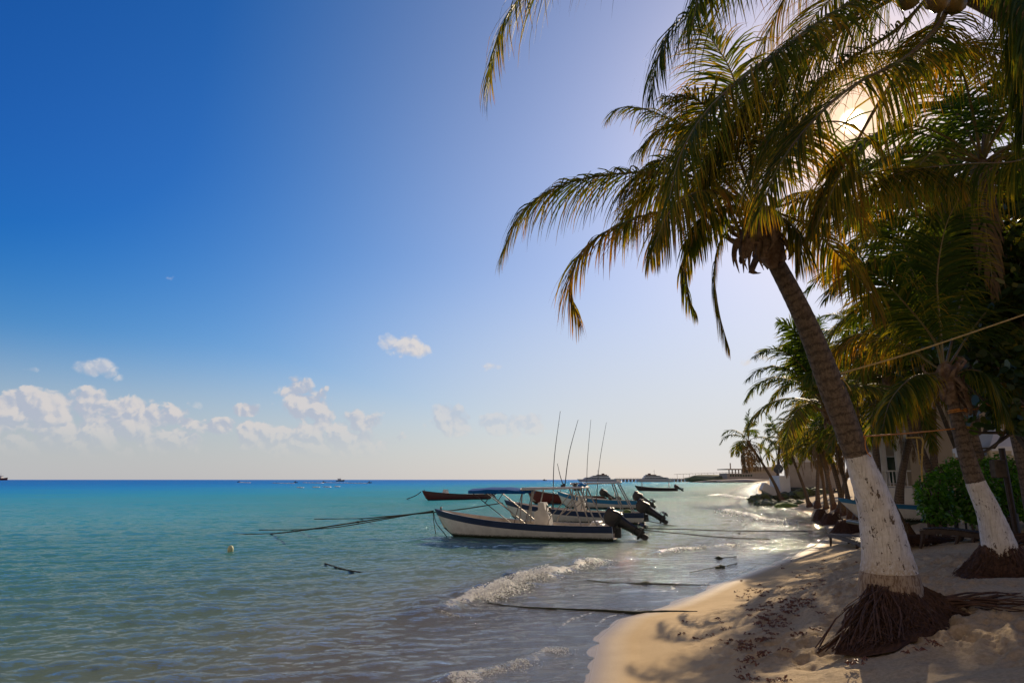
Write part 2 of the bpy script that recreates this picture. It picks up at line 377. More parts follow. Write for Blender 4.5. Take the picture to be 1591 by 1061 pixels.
# ------------------------------------------------------------------ setting: sand, sea
def fan(rows, gcols):
    Y = np.asarray(rows); g = np.asarray(gcols)
    X = np.maximum(np.abs(Y), 6.0)[:, None]*g[None, :]
    YY = np.repeat(Y[:, None], len(g), 1)
    a = np.arange(len(Y)*len(g)).reshape(len(Y), len(g))
    f = np.stack([a[:-1, :-1], a[:-1, 1:], a[1:, 1:], a[1:, :-1]], -1).reshape(-1, 4)
    return X.ravel(), YY.ravel(), f
def geo(a, b, k):
    n = int(math.log(b/a)/math.log(1+k))+1
    return list(a*(b/a)**(np.arange(n)/n))
def build_sand():
    rows = [-40,-25,-15,-8,-4,-1,1,2.5,3.6] + geo(4.4, 24, .0042) + geo(24, 120, .012) + geo(120, 9000, .08)
    cols = [-6,-3,-1.5,-.9,-.6] + list(np.linspace(-.42, -.1, 30)) + list(np.linspace(-.095, .86, 520)) + [.9,1,1.2,1.6,2.5,5]
    X, Y, f = fan(rows, cols)
    d = shore_d(X, Y); z = np.interp(d, HD, HZ)
    dry = np.clip((d-1.0)/1.8, 0, 1); dry = dry*dry*(3-2*dry)
    near = np.clip(1.6-Y/26, 0, 1)
    big = (fbm(X*.55, Y*.55, 3, 3)-.5)*.30
    foot = pits(X*2.6, Y*2.6, 11); ft = -np.exp(-(foot/.26)**2)*.07+np.exp(-((foot-.42)/.12)**2)*.022
    foot2 = pits(X*4.3+3, Y*4.3, 19); ft2 = -np.exp(-(foot2/.24)**2)*.032
    lum = (np.abs(fbm(X*5, Y*5, 4, 21)-.5))*-.16+(fbm(X*13, Y*13, 3, 31)-.5)*.045-np.abs(fbm(X*28, Y*28, 2, 33)-.5)*.022
    trod = np.clip((fbm(X*.8, Y*.8, 2, 41)-.3)*3, .15, 1)
    z = z+dry*(big+near*trod*(ft*1.2+ft2+lum))
    z = z+(1-dry)*np.clip(d+2, 0, 1)*(fbm(X*1.2, Y*1.2, 2, 51)-.5)*.012
    wet = np.clip(1-(d-.15)/.55, 0, 1)
    m = bpy.data.materials.new('beach_sand'); m.use_nodes = True; t = NT(m.node_tree); t.n.clear()
    b = t.node('ShaderNodeBsdfPrincipled'); o = t.node('ShaderNodeOutputMaterial'); t.l.new(b.outputs[0], o.inputs[0])
    pos = t.node('ShaderNodeNewGeometry').outputs['Position']
    wt = t.node('ShaderNodeAttribute', attribute_name='wet').outputs['Fac']; dr = t.node('ShaderNodeAttribute', attribute_name='dry').outputs['Fac']
    n1, _ = t.noise(pos, 1.3, 6, .6); n2, _ = t.noise(pos, 22, 5, .7); n3, _ = t.noise(pos, 260, 3, .7)
    c = t.mix(t.smooth(n1, .3, .7), (.62,.45,.235), (.54,.38,.19))
    c = t.mix(dr, c, t.mix(t.smooth(n2, .3, .7), (.62,.47,.28), (.45,.33,.185)))
    speck = t.smooth(n2, .66, .72); c = t.mix(t.m('MULTIPLY', t.m('MULTIPLY', speck, dr), .7), c, (.14,.07,.035))
    c = t.mix(t.smooth(n3, .50, .8, 0, .5), c, (.25,.17,.10)); c = t.mix(t.smooth(n2, .35, .2, 0, .25), c, (.30,.21,.12))
    c = t.mix(t.m('MULTIPLY', wt, .72), c, (.20,.15,.105))
    t.put(b.inputs['Base Color'], c)
    t.put(b.inputs['Roughness'], t.m('MULTIPLY_ADD', wt, -.66, .88)); t.put(b.inputs['Specular IOR Level'], t.m('MULTIPLY_ADD', wt, .35, .15))
    bp = t.node('ShaderNodeBump'); t.put(bp.inputs['Strength'], t.m('MULTIPLY_ADD', dr, .75, .22)); bp.inputs['Distance'].default_value = .02
    t.put(bp.inputs['Height'], t.m('ADD', n2, t.m('MULTIPLY', n3, .3))); t.l.new(bp.outputs[0], b.inputs['Normal'])
    tag(mesh_obj('beach_sand', np.stack([X, Y, z], 1), f, m, smooth=180, attrs={'wet': wet, 'dry': dry}), kind='structure')
build_sand()

def seg_dist(X, Y, P):
    """distance to polyline, param along 0..1 and signed side"""
    P = np.array(P, float); best = np.full(X.shape, 1e9); par = np.zeros(X.shape); sg = np.ones(X.shape)
    L = np.r_[0, np.cumsum(np.hypot(*np.diff(P, axis=0).T))]
    for i in range(len(P)-1):
        ex, ey = P[i+1]-P[i]; L2 = ex*ex+ey*ey
        t = np.clip(((X-P[i,0])*ex+(Y-P[i,1])*ey)/L2, 0, 1)
        qx = X-P[i,0]-ex*t; qy = Y-P[i,1]-ey*t; d2 = qx*qx+qy*qy; w = d2 < best
        best = np.where(w, d2, best); par = np.where(w, (L[i]+t*(L[i+1]-L[i]))/L[-1], par)
        sg = np.where(w, np.sign(ex*(Y-P[i,1])-ey*(X-P[i,0])), sg)
    return np.sqrt(best), par, sg
CREST = [on_water(x, y)[:2] for x, y in ((655,965),(700,948),(735,933),(770,921),(805,908),(845,895),(885,886),(915,878),(945,869))]
CREST2 = [on_water(x, y)[:2] for x, y in ((660,1062),(720,1052),(780,1038),(820,1023),(850,1010),(868,1003))]
CREST3 = [on_water(x, y)[:2] for x, y in ((1010,862),(1050,856),(1100,851),(1145,846))]
CREST4 = [on_water(x, y)[:2] for x, y in ((1085,772),(1120,770),(1160,776),(1200,776),(1225,772))]
CREST5 = [on_water(x, y)[:2] for x, y in ((1120,792),(1160,800),(1190,808),(1225,812),(1255,812))]
CREST6 = [on_water(x, y)[:2] for x, y in ((560,895),(640,888),(720,884),(800,873),(850,864))]
def build_sea():
    rows = [-40,-20,-8,-2,1.5,3,4.5,5.6] + geo(6.5, 30, .0036) + geo(30, 140, .0075) + geo(140, 30000, .05)
    cols = [-6,-3.5,-2,-1.3,-1.0] + list(np.linspace(-.86, .52, 720)) + [.6,.8,1.2]
    X, Y, f = fan(rows, cols)
    d = shore_d(X, Y)
    sea = -d
    cell = np.maximum(np.abs(Y), 6)*.0030
    z = np.zeros_like(X)
    amp_shore = np.clip((sea-.2)/5, 0, 1)**.8
    rs = np.random.default_rng(3)
    for i in range(64):
        lam = .28*(5.5/.28)**(i/63.0)
        ang = R(-76)+rs.normal(0, .50 if lam < 1.5 else .28)
        k = 2*math.pi/lam; ph = rs.uniform(0, 6.28); a = .0040*lam**(.50 if lam < 1 else .10)
        arg = k*(X*math.cos(ang)+Y*math.sin(ang))+ph
        wgt = np.clip((lam/cell-3)/4, 0, 1)
        grp = .35+1.3*vnoise(X/(lam*4)+i*3.1, Y/(lam*4)-i, i)
        s = np.sin(arg); z += a*wgt*grp*(s+.25*np.cos(2*arg))
    z = z*(.15+amp_shore*.88)
    foam = np.zeros_like(X)
    nse = fbm(X*3, Y*3, 3, 77)
    for P, h, wd, lee, fo in ((CREST,.21,.26,1.1,.95),(CREST2,.06,.12,.35,.72),(CREST3,.10,.22,.6,.7),(CREST4,.30,.8,2.5,.9),(CREST5,.16,.5,1.6,.8),(CREST6,.10,.45,1.2,.0)):
        dd, pr, sg = seg_dist(X, Y, P)
        env = np.clip(np.sin(np.pi*np.clip(pr, 0, 1))*2.6, 0, 1)**1.2*(.62+.38*np.clip(fbm(X*1.7, Y*1.7, 2, 71)*3-.9, 0, 1))
        front = np.where(sg < 0, dd/wd, dd/lee)                # steep towards the beach
        z += h*env*np.exp(-front**2)*(.75+.5*nse)
        if fo > 0:
            ff = np.where(sg < 0, np.exp(-((dd-.18*wd)/(wd*1.15))**2), np.exp(-(dd/(wd*.45))**2))
            foam = np.maximum(foam, ff*env*fo)
        if P is CREST or P is CREST2:    # trailing froth on the swash side
            ft = np.where(sg < 0, np.exp(-(dd/(wd*(4.2 if P is CREST else 6)))**2), np.exp(-(dd/(wd*1.2))**2)*.8)*env*(.52 if P is CREST else .60)
            foam = np.maximum(foam, ft)
    # thin foam lines at the swash edge
    lip = (fbm(X*.9, Y*.9, 3, 91)-.5)*.5
    foam = np.maximum(foam, .60*np.exp(-((sea-.08-.25*lip)/.05)**2)*np.clip(vnoise(X*.7, Y*.7, 93)*2-.2, 0, 1)*(Y < 20))
    foam = np.maximum(foam, .55*np.exp(-((sea-.60-lip)/.085)**2)*np.clip(vnoise(X*.8, Y*.8, 94)*2.4-.4, 0, 1)*(Y < 18))
    z += .012
    m = bpy.data.materials.new('sea_water'); m.use_nodes = True; t = NT(m.node_tree); t.n.clear()
    pos = t.node('ShaderNodeNewGeometry').outputs['Position']
    se = t.node('ShaderNodeAttribute', attribute_name='offshore').outputs['Fac']
    fm = t.node('ShaderNodeAttribute', attribute_name='foam').outputs['Fac']
    n0, _ = t.noise(pos, .05, 4, .6); n1, _ = t.noise(pos, .35, 4, .6)
    sv = t.m('MULTIPLY', t.m('LOGARITHM', t.m('ADD', se, 1.0), 10.0), t.m('MULTIPLY_ADD', n0, .30, .85))
    sv = t.m('DIVIDE', sv, 3.6)
    col = t.ramp(sv, [(0,(.19,.14,.09)),(.17,(.135,.12,.08)),(.27,(.085,.14,.095)),(.36,(.05,.18,.15)),(.45,(.045,.27,.31)),(.54,(.028,.30,.45)),(.62,(.010,.25,.57)),(.70,(.005,.18,.54)),(1,(.004,.13,.46))])
    df = t.node('ShaderNodeBsdfDiffuse'); t.put(df.inputs[0], col); df.inputs['Normal'].default_value = (0,0,1); t.put(df.inputs['Normal'], t.comb(0.0, 0.0, 1.0))
    tp = t.node('ShaderNodeBsdfTransparent'); tp.inputs[0].default_value = (.93,.92,.86,1)
    body = t.node('ShaderNodeMixShader'); t.put(body.inputs[0], t.smooth(se, 0.0, 5.5, .12, 1.0)); t.l.new(tp.outputs[0], body.inputs[1]); t.l.new(df.outputs[0], body.inputs[2])
    # ripples too fine for the mesh
    mp = t.node('ShaderNodeMapping'); t.put(mp.inputs['Vector'], pos); mp.inputs['Rotation'].default_value = (0,0,R(12)); mp.inputs['Scale'].default_value = (.42,1.45,1)
    r1, _ = t.noise(mp.outputs[0], 6.0, 6, .68, .5); r2, _ = t.noise(mp.outputs[0], 1.3, 5, .6, .5); r3, _ = t.noise(mp.outputs[0], .22, 4, .6, .3)
    dist = t.m('ABSOLUTE', t.sep(pos)[1])
    hgt = t.m('ADD', t.m('MULTIPLY', r1, .075), t.m('ADD', t.m('MULTIPLY', r2, t.smooth(dist, 15, 80, .13, .55)), t.m('MULTIPLY', r3, t.smooth(dist, 60, 300, .0, 1.3))))
    hgt = t.m('MULTIPLY', hgt, t.smooth(se, .0, 4.0, .35, 1.0))
    bp = t.node('ShaderNodeBump'); bp.inputs['Strength'].default_value = 1.0; bp.inputs['Distance'].default_value = 1.0
    t.put(bp.inputs['Height'], hgt)
    gl = t.node('ShaderNodeBsdfGlossy'); t.put(gl.inputs['Roughness'], t.smooth(dist, 15, 160, .045, .22)); t.l.new(bp.outputs[0], gl.inputs['Normal']); gl.inputs[0].default_value = (.84,.93,1,1)
    fr = t.node('ShaderNodeFresnel'); fr.inputs[0].default_value = 1.33; t.l.new(bp.outputs[0], fr.inputs['Normal'])
    cap = t.smooth(dist, 14, 110, .78, .24)
    fac = t.m('MINIMUM', t.m('MULTIPLY', fr.outputs[0], t.smooth(dist, 15, 130, 1.0, .45)), cap)
    mx = t.node('ShaderNodeMixShader'); t.put(mx.inputs[0], fac); t.l.new(body.outputs[0], mx.inputs[1]); t.l.new(gl.outputs[0], mx.inputs[2])
    # foam
    f1, _ = t.noise(pos, 9, 6, .68, .8); f2, _ = t.noise(pos, 45, 4, .7)
    fmask = t.smooth(t.m('ADD', fm, t.m('ADD', t.m('MULTIPLY', t.m('SUBTRACT', f1, .5), 1.9), t.m('MULTIPLY', t.m('SUBTRACT', f2, .5), .7))), .50, .68)
    fmask = t.m('MULTIPLY', fmask, t.smooth(fm, .06, .25))
    fd = t.node('ShaderNodeBsdfPrincipled'); fd.inputs['Base Color'].default_value = (.82,.82,.80,1); fd.inputs['Roughness'].default_value = .35
    fb = t.node('ShaderNodeBump'); fb.inputs['Strength'].default_value = 1; fb.inputs['Distance'].default_value = .05; t.put(fb.inputs['Height'], f2); t.l.new(fb.outputs[0], fd.inputs['Normal'])
    ftr = t.node('ShaderNodeBsdfTranslucent'); ftr.inputs[0].default_value = (.9,.9,.88,1)
    fmx = t.node('ShaderNodeMixShader'); fmx.inputs[0].default_value = .45; t.l.new(fd.outputs[0], fmx.inputs[1]); t.l.new(ftr.outputs[0], fmx.inputs[2])
    mf = t.node('ShaderNodeMixShader'); t.put(mf.inputs[0], fmask); t.l.new(mx.outputs[0], mf.inputs[1]); t.l.new(fmx.outputs[0], mf.inputs[2])
    o = t.node('ShaderNodeOutputMaterial'); t.l.new(mf.outputs[0], o.inputs[0])
    keep = (sea > -3)
    fk = keep[f].any(axis=1); f = f[fk]
    used = np.unique(f); remap = np.zeros(len(X), dtype=np.int64); remap[used] = np.arange(len(used)); f = remap[f]
    tag(mesh_obj('sea_water', np.stack([X, Y, z], 1)[used], f, m, smooth=180, attrs={'offshore': np.maximum(sea, 0)[used], 'foam': foam[used]}), kind='structure')
build_sea()

def ico(sub=1):
    import bmesh
    bm = bmesh.new(); bmesh.ops.create_icosphere(bm, subdivisions=sub, radius=1); bm.verts.index_update()
    v = np.array([p.co[:] for p in bm.verts]); f = np.array([[q.index for q in fc.verts] for fc in bm.faces]); bm.free()
    return v, f
# the tumbling froth thrown up along the breaking crests
def build_froth():
    V_, F_ = ico(1); vs = []; fs = []; b = 0
    rs = np.random.default_rng(5)
    for P, n, h, wd, sz in ((CREST, 5600, .22, .20, .0115), (CREST2, 1500, .035, .13, .007), (CREST3, 200, .10, .2, .02), (CREST4, 260, .25, .8, .05), (CREST5, 320, .15, .8, .04)):
        P = np.array(P); L = np.r_[0, np.cumsum(np.hypot(*np.diff(P, axis=0).T))]
        u = rs.uniform(.05, .97, n); cl = vnoise(u*14, u*0, 9); u = u[cl > .28]
        s = u*L[-1]; x = np.interp(s, L, P[:,0]); y = np.interp(s, L, P[:,1])
        tx = np.gradient(P[:,0]); ty = np.gradient(P[:,1]); tx = np.interp(s, L, tx); ty = np.interp(s, L, ty); nn = np.hypot(tx, ty); nx, ny = ty/nn, -tx/nn
        off = np.abs(rs.normal(0, wd, len(u))); env = np.clip(np.sin(np.pi*u)*1.6, .1, 1)
        x += nx*off; y += ny*off; zz = h*env*np.exp(-(off/(wd*1.5))**2)*rs.uniform(.5, 1.25, len(u))+.01
        r = sz*rs.uniform(.4, 1.5, len(u))**1.5
        for i in range(len(u)):
            vs.append(V_*np.array([r[i], r[i], r[i]*.7])+np.array([x[i], y[i], zz[i]])); fs.append(F_+b); b += len(V_)
    m = bpy.data.materials.new('sea_foam'); m.use_nodes = True; t = NT(m.node_tree); t.n.clear()
    d_ = t.node('ShaderNodeBsdfPrincipled'); d_.inputs['Base Color'].default_value = (.88,.88,.86,1); d_.inputs['Roughness'].default_value = .25
    t_ = t.node('ShaderNodeBsdfTranslucent'); t_.inputs[0].default_value = (.92,.92,.9,1); x_ = t.node('ShaderNodeMixShader'); x_.inputs[0].default_value = .5
    t.l.new(d_.outputs[0], x_.inputs[1]); t.l.new(t_.outputs[0], x_.inputs[2]); o_ = t.node('ShaderNodeOutputMaterial'); t.l.new(x_.outputs[0], o_.inputs[0])
    tag(mesh_obj('sea_foam', np.concatenate(vs), np.concatenate(fs), m, smooth=180), kind='stuff')
build_froth()

# ------------------------------------------------------------------ palms
def frond_arrays(pts, L=.8, n=70, w=.032, droop=.34, seed=0, s0=.16, wind=(0,0,0), K=5, tintb=.35, tvar=.5, lift=.1, up=None, ragged=.15, rr=.02):
    if K == 5: L *= 1.30; w *= .80; n = int(n*1.8)
    rs = np.random.default_rng(seed)
    P = catmull(pts, 40); T = np.gradient(P, axis=0); T /= np.linalg.norm(T, axis=1)[:, None]
    U = np.array((0, 0, 1.0)) if up is None else np.array(up, float)
    # parallel-transported side vector
    S = np.zeros_like(P); s = np.cross(T[0], U)
    if np.linalg.norm(s) < .15: s = np.cross(T[0], (0.2, 1, .1))
    s /= np.linalg.norm(s)
    for i in range(len(P)):
        s = s-T[i]*s.dot(T[i]); s /= np.linalg.norm(s); S[i] = s
    u = np.linspace(s0, .995, n); u = np.r_[u, u+rs.uniform(-.3, .3)/n]; side = np.r_[np.ones(n), -np.ones(n)]
    u = np.clip(u+rs.normal(0, .18/n, 2*n), s0, .999)
    keep = rs.uniform(0, 1, 2*n) > ragged*.5; u = u[keep]; side = side[keep]; m = len(u)
    gi = u*(len(P)-1); ip = np.stack([np.interp(gi, np.arange(len(P)), P[:, k]) for k in range(3)], 1)
    it = np.stack([np.interp(gi, np.arange(len(P)), T[:, k]) for k in range(3)], 1); isd = np.stack([np.interp(gi, np.arange(len(P)), S[:, k]) for k in range(3)], 1)
    N = np.cross(isd, it)
    q = (u-s0)/(1-s0)
    ln = L*np.clip(np.sin(np.pi*(.16+.80*q)), 0, 1)**.65*rs.uniform(.85, 1.08, m)
    br = rs.uniform(0, 1, m) < ragged; ln[br] *= rs.uniform(.5, .9, br.sum())
    ang = np.radians(66-42*q+rs.normal(0, 4, m))
    d = isd*(side*np.cos(np.pi/2-ang))[:, None]+it*np.sin(np.pi/2-ang)[:, None]+N*(lift+rs.normal(0, .10, m))[:, None]
    d /= np.linalg.norm(d, axis=1)[:, None]
    wd = np.cross(d, N+rs.normal(0, .3, (m, 3))); wd /= np.linalg.norm(wd, axis=1)[:, None]
    prof = [.55, 1.0, .95, .75, .45, .06] if K == 5 else [.6, 1.0, .7, .06]
    p = ip.copy(); V_ = []; kink = rs.integers(2, K, m); kk = rs.uniform(0, 1, m) < ragged*1.4
    dr = droop*rs.uniform(.6, 1.45, m)
    wnd = np.array(wind)
    for k in range(K+1):
        ww = (w*.5*prof[k])*(.6+.4*np.sin(np.pi*np.clip(q, 0, 1)))
        V_.append(np.stack([p-wd*ww[:, None], p+wd*ww[:, None]], 1))
        g = dr*(.55+.22*k); g = np.where(kk & (kink == k), 1.6, g)
        d = d+np.array((0, 0, -1.0))*g[:, None]*(1+.0*k)+wnd*(.3+.2*k); d /= np.linalg.norm(d, axis=1)[:, None]
        p = p+d*(ln/K)[:, None]
        wd = wd-d*np.sum(wd*d, 1)[:, None]; wd /= np.linalg.norm(wd, axis=1)[:, None]+1e-9
    V_ = np.stack(V_, 1)       # m, K+1, 2, 3
    if K == 5:                 # gap cut in the leaflets on the camera-to-sun line so the disc shows
        q_ = V_.mean(2)-np.array((0, 0, CAMH)); q_ /= np.linalg.norm(q_, axis=2)[:, :, None]; a_ = np.degrees(np.arccos(np.clip(q_ @ np.array(tuple(SD)), -1, 1))).min(1)
        kp = ~((a_ < 1.5) & (rs.uniform(0, 1, m) < .95)); V_ = V_[kp]; m = len(V_)
    idx = np.arange(m*(K+1)*2).reshape(m, K+1, 2)
    f = np.stack([idx[:, :-1, 0], idx[:, :-1, 1], idx[:, 1:, 1], idx[:, 1:, 0]], -1).reshape(-1, 4)
    tb = np.clip(tintb+tvar*(rs.uniform(0, 1, m)-.5), 0, 1)
    tip = np.linspace(0, 1, K+1)**3*.42
    tint = np.clip(tb[:, None, None]+tip[None, :, None]*np.ones((1, 1, 2)), 0, 1)
    V_ = V_.reshape(-1, 3); tint = tint.ravel()
    # rachis: 5-sided tapering tube
    nr = 5; a = np.zeros((len(P), nr, 3)); rad = rr*(1.25-1.1*np.linspace(0, 1, len(P)))+.0015
    for k in range(nr):
        t = 2*math.pi*k/nr; a[:, k] = P+(S*math.cos(t)+np.cross(S, T)*math.sin(t)*.7)*rad[:, None]
    b = len(V_); ii = np.arange(len(P)*nr).reshape(len(P), nr)+b; jj = np.roll(ii, -1, 1)
    rf = np.stack([ii[:-1], jj[:-1], jj[1:], ii[1:]], -1).reshape(-1, 4)
    V_ = np.vstack([V_, a.reshape(-1, 3)]); F_ = np.vstack([f, rf]); mi = np.r_[np.zeros(len(f), int), np.ones(len(rf), int)]
    return V_, F_, mi, np.r_[tint, np.full(len(P)*nr, .5)]
def frond(parent, pts, mat='frond', origin=None, **k):
    V_, F_, mi, ti = frond_arrays(pts, **k)
    if origin is not None: V_ = V_-np.array(tuple(origin))
    return mesh_obj('frond', V_, F_, [M[mat], M['rachis']], parent, None, mi, {'tint': ti})
def trunk(parent, pts, rads, mat, n=22, sides=20, seed=1, origin=None, rough=.012, ring=.0):
    P = catmull(pts, n); T = np.gradient(P, axis=0); T /= np.linalg.norm(T, axis=1)[:, None]
    L = np.r_[0, np.cumsum(np.linalg.norm(np.diff(P, axis=0), axis=1))]
    rad = np.interp(np.linspace(0, 1, n), np.linspace(0, 1, len(rads)), rads) if not isinstance(rads, dict) else np.interp(L, list(rads.keys()), list(rads.values()))
    s = np.cross(T[0], (0, 1, 0)); s /= np.linalg.norm(s); V_ = []; U = []
    for i in range(n):
        s = s-T[i]*s.dot(T[i]); s /= np.linalg.norm(s); b = np.cross(T[i], s)
        th = 2*np.pi*np.arange(sides)/sides
        ang = np.array(th); rr = rad[i]*(1+ring*math.sin(L[i]*55))*(1+rough*8*(vnoise(np.cos(ang)*1.3+3, np.sin(ang)*1.3+L[i]*1.5, seed)-.5))
        V_.append(P[i]+np.outer(np.cos(th)*rr, s)+np.outer(np.sin(th)*rr, b)); U += [L[i]]*sides
    V_ = np.vstack(V_); a = np.arange(n*sides).reshape(n, sides); b = np.roll(a, -1, 1)
    f = np.stack([a[:-1], b[:-1], b[1:], a[1:]], -1).reshape(-1, 4)
    if origin is not None: V_ = V_-np.array(tuple(origin))
    return mesh_obj('trunk', V_, f, mat, parent, 60, None, {'u': U})
def root_mass(parent, c, r, h, n=260, seed=0, spread=1.0, long=(), origin=None, name='root_mass', lobes=()):
    """a matted mound of thin tangled roots; lobes = (angle, extra reach) pull it out of round"""
    rs = random.Random(seed); mb = MB(); c = Vector(c)
    def reach(a):
        k = 1+.16*math.sin(a*2.3+seed)+.10*math.sin(a*5.1+seed*2)
        for la, ex in lobes: k += ex*max(0, math.cos(a-la))**6
        return r*k*spread
    nn = 40; prof = [(1.08,-.16),(1.0,.02),(.86,.10),(.72,.30),(.60,.62),(.46,1.0)]; vs = []
    for f, z in prof:
        for k in range(nn):
            a = 2*math.pi*k/nn; R_ = r*.46+(reach(a)-r*.46)*max(0, (f-.46)/.54); R_ *= 1+rs.uniform(-.09, .09)
            q = c+Vector((math.cos(a)*R_, math.sin(a)*R_, 0)); g = gz(q.x, q.y)-c.z
            vs.append((q.x, q.y, c.z+(g if z <= .1 else g*(1-z))+z*h*rs.uniform(.85, 1.1)))
    mb.add(vs, [(i*nn+k, i*nn+(k+1) % nn, (i+1)*nn+(k+1) % nn, (i+1)*nn+k) for i in range(len(prof)-1) for k in range(nn)]+[tuple(range((len(prof)-1)*nn, len(prof)*nn))])
    def surf(a, f):
        R_ = r*.44+(reach(a)*1.06-r*.44)*f; q = c+Vector((math.cos(a)*R_, math.sin(a)*R_, 0)); g = gz(q.x, q.y)
        return Vector((q.x, q.y, g+h*max(0, 1-f)**1.25*1.0+.012))
    for i in range(n):
        a = rs.uniform(0, 2*math.pi); f0 = rs.uniform(-.05, .75) ; f1 = min(1.12, f0+rs.uniform(.15, .75)); da = rs.gauss(0, .22)*(1.6 if i % 5 == 0 else .7)
        ps = []
        for k in range(6):
            t = k/5; q = surf(a+da*t+rs.uniform(-.05, .05), max(0, f0+(f1-f0)*t)); q.z += rs.uniform(-.01, .03)+(.03*math.sin(t*3.1) if i % 7 == 0 else 0); ps.append(q)
        ps[-1].z -= .03 if f1 > .95 else 0
        mb.tube([tuple(x) for x in catmull(ps, 9)], list(np.linspace(rs.uniform(.003, .009), .002, 9)), 4, caps=False)
    for q in long: mb.tube([tuple(x) for x in catmull(q, 14)], list(np.linspace(.016, .004, 14)), 5)
    if origin is not None: mb.v = [tuple(Vector(p)-Vector(origin)) for p in mb.v]
    return mb.build(name, M['roots'], parent, 30)
def sheath(parent, top, axis, r=.19, h=.6, seed=0, origin=None, n=26):
    """old leaf bases and torn fibre wrapped round the crown's foot"""
    rs = random.Random(seed); mb = MB(); ax = Vector(axis).normalized(); o = ax.orthogonal().normalized(); b = ax.cross(o); top = Vector(top)
    prof = [(r*.80, -h*.75), (r*1.05, -h*.45), (r*1.3, -h*.1), (r*1.15, h*.15), (r*.6, h*.35)]
    mb.lathe(prof, 18, Matrix.Translation(top) @ Matrix((o, b, ax)).transposed().to_4x4())
    for k, p in enumerate(mb.v):
        q = Vector(p)-top; mb.v[k] = tuple(top+q*(1+rs.uniform(-.07, .07)))
    for i in range(n):
        a = rs.uniform(0, 2*math.pi); z = rs.uniform(-h*.55, h*.2); d = (o*math.cos(a)+b*math.sin(a))
        tan = ax.cross(d); p0 = top+d*r*1.0+ax*z; ln = rs.uniform(.16, .42); wdt = rs.uniform(.03, .085)
        down = Vector((0, 0, -1)) if i % 2 else ax*.9+tan*rs.uniform(-.7, .7)
        pts = [p0, p0+d*.09+down*ln*.4, p0+d*.13+down*ln*.8+tan*rs.uniform(-.07, .07), p0+d*.09+down*ln+tan*rs.uniform(-.1, .1)]
        pp = catmull(pts, 7); vs = []; fs = []
        for j, q in enumerate(pp):
            ww = wdt*(1-.8*(j/6)**2); q = Vector(q)
            for th in (0, .012): vs += [tuple(q-tan*ww+d*th), tuple(q+d*.018+d*th), tuple(q+tan*ww+d*th)]
        for j in range(6):
            e = j*6; g = e+6
            fs += [(e, e+1, g+1, g), (e+1, e+2, g+2, g+1), (e+3, g+3, g+4, e+4), (e+4, g+4, g+5, e+5), (e, g, g+3, e+3), (e+2, e+5, g+5, g+2)]
        fs += [(0, 3, 4, 1), (1, 4, 5, 2), (36, 37, 40, 39), (37, 38, 41, 40)]
        mb.add(vs, fs)
    if origin is not None: mb.v = [tuple(Vector(p)-Vector(origin)) for p in mb.v]
    return mb.build('leaf_sheath', M['sheath'], parent, 30)
def coconut_cluster(parent, c, n, seed, origin=None, r=.13, spots=None):
    rs = random.Random(seed)
    for i in range(n):
        p = Vector(spots[i]) if spots else Vector(c)+Vector((rs.uniform(-.25, .25), rs.uniform(-.25, .25), rs.uniform(-.3, .0)))
        v, f = ico(2); v = v*np.array((r*.85, r*.85, r*1.1)); v = v*(1+.07*np.cos(3*np.arctan2(v[:, 1], v[:, 0])))[:, None]
        if origin is not None: p = p-Vector(origin)
        mesh_obj('coconut', v+np.array(tuple(p)), f, M['coconut'], parent, 60)
PX = at
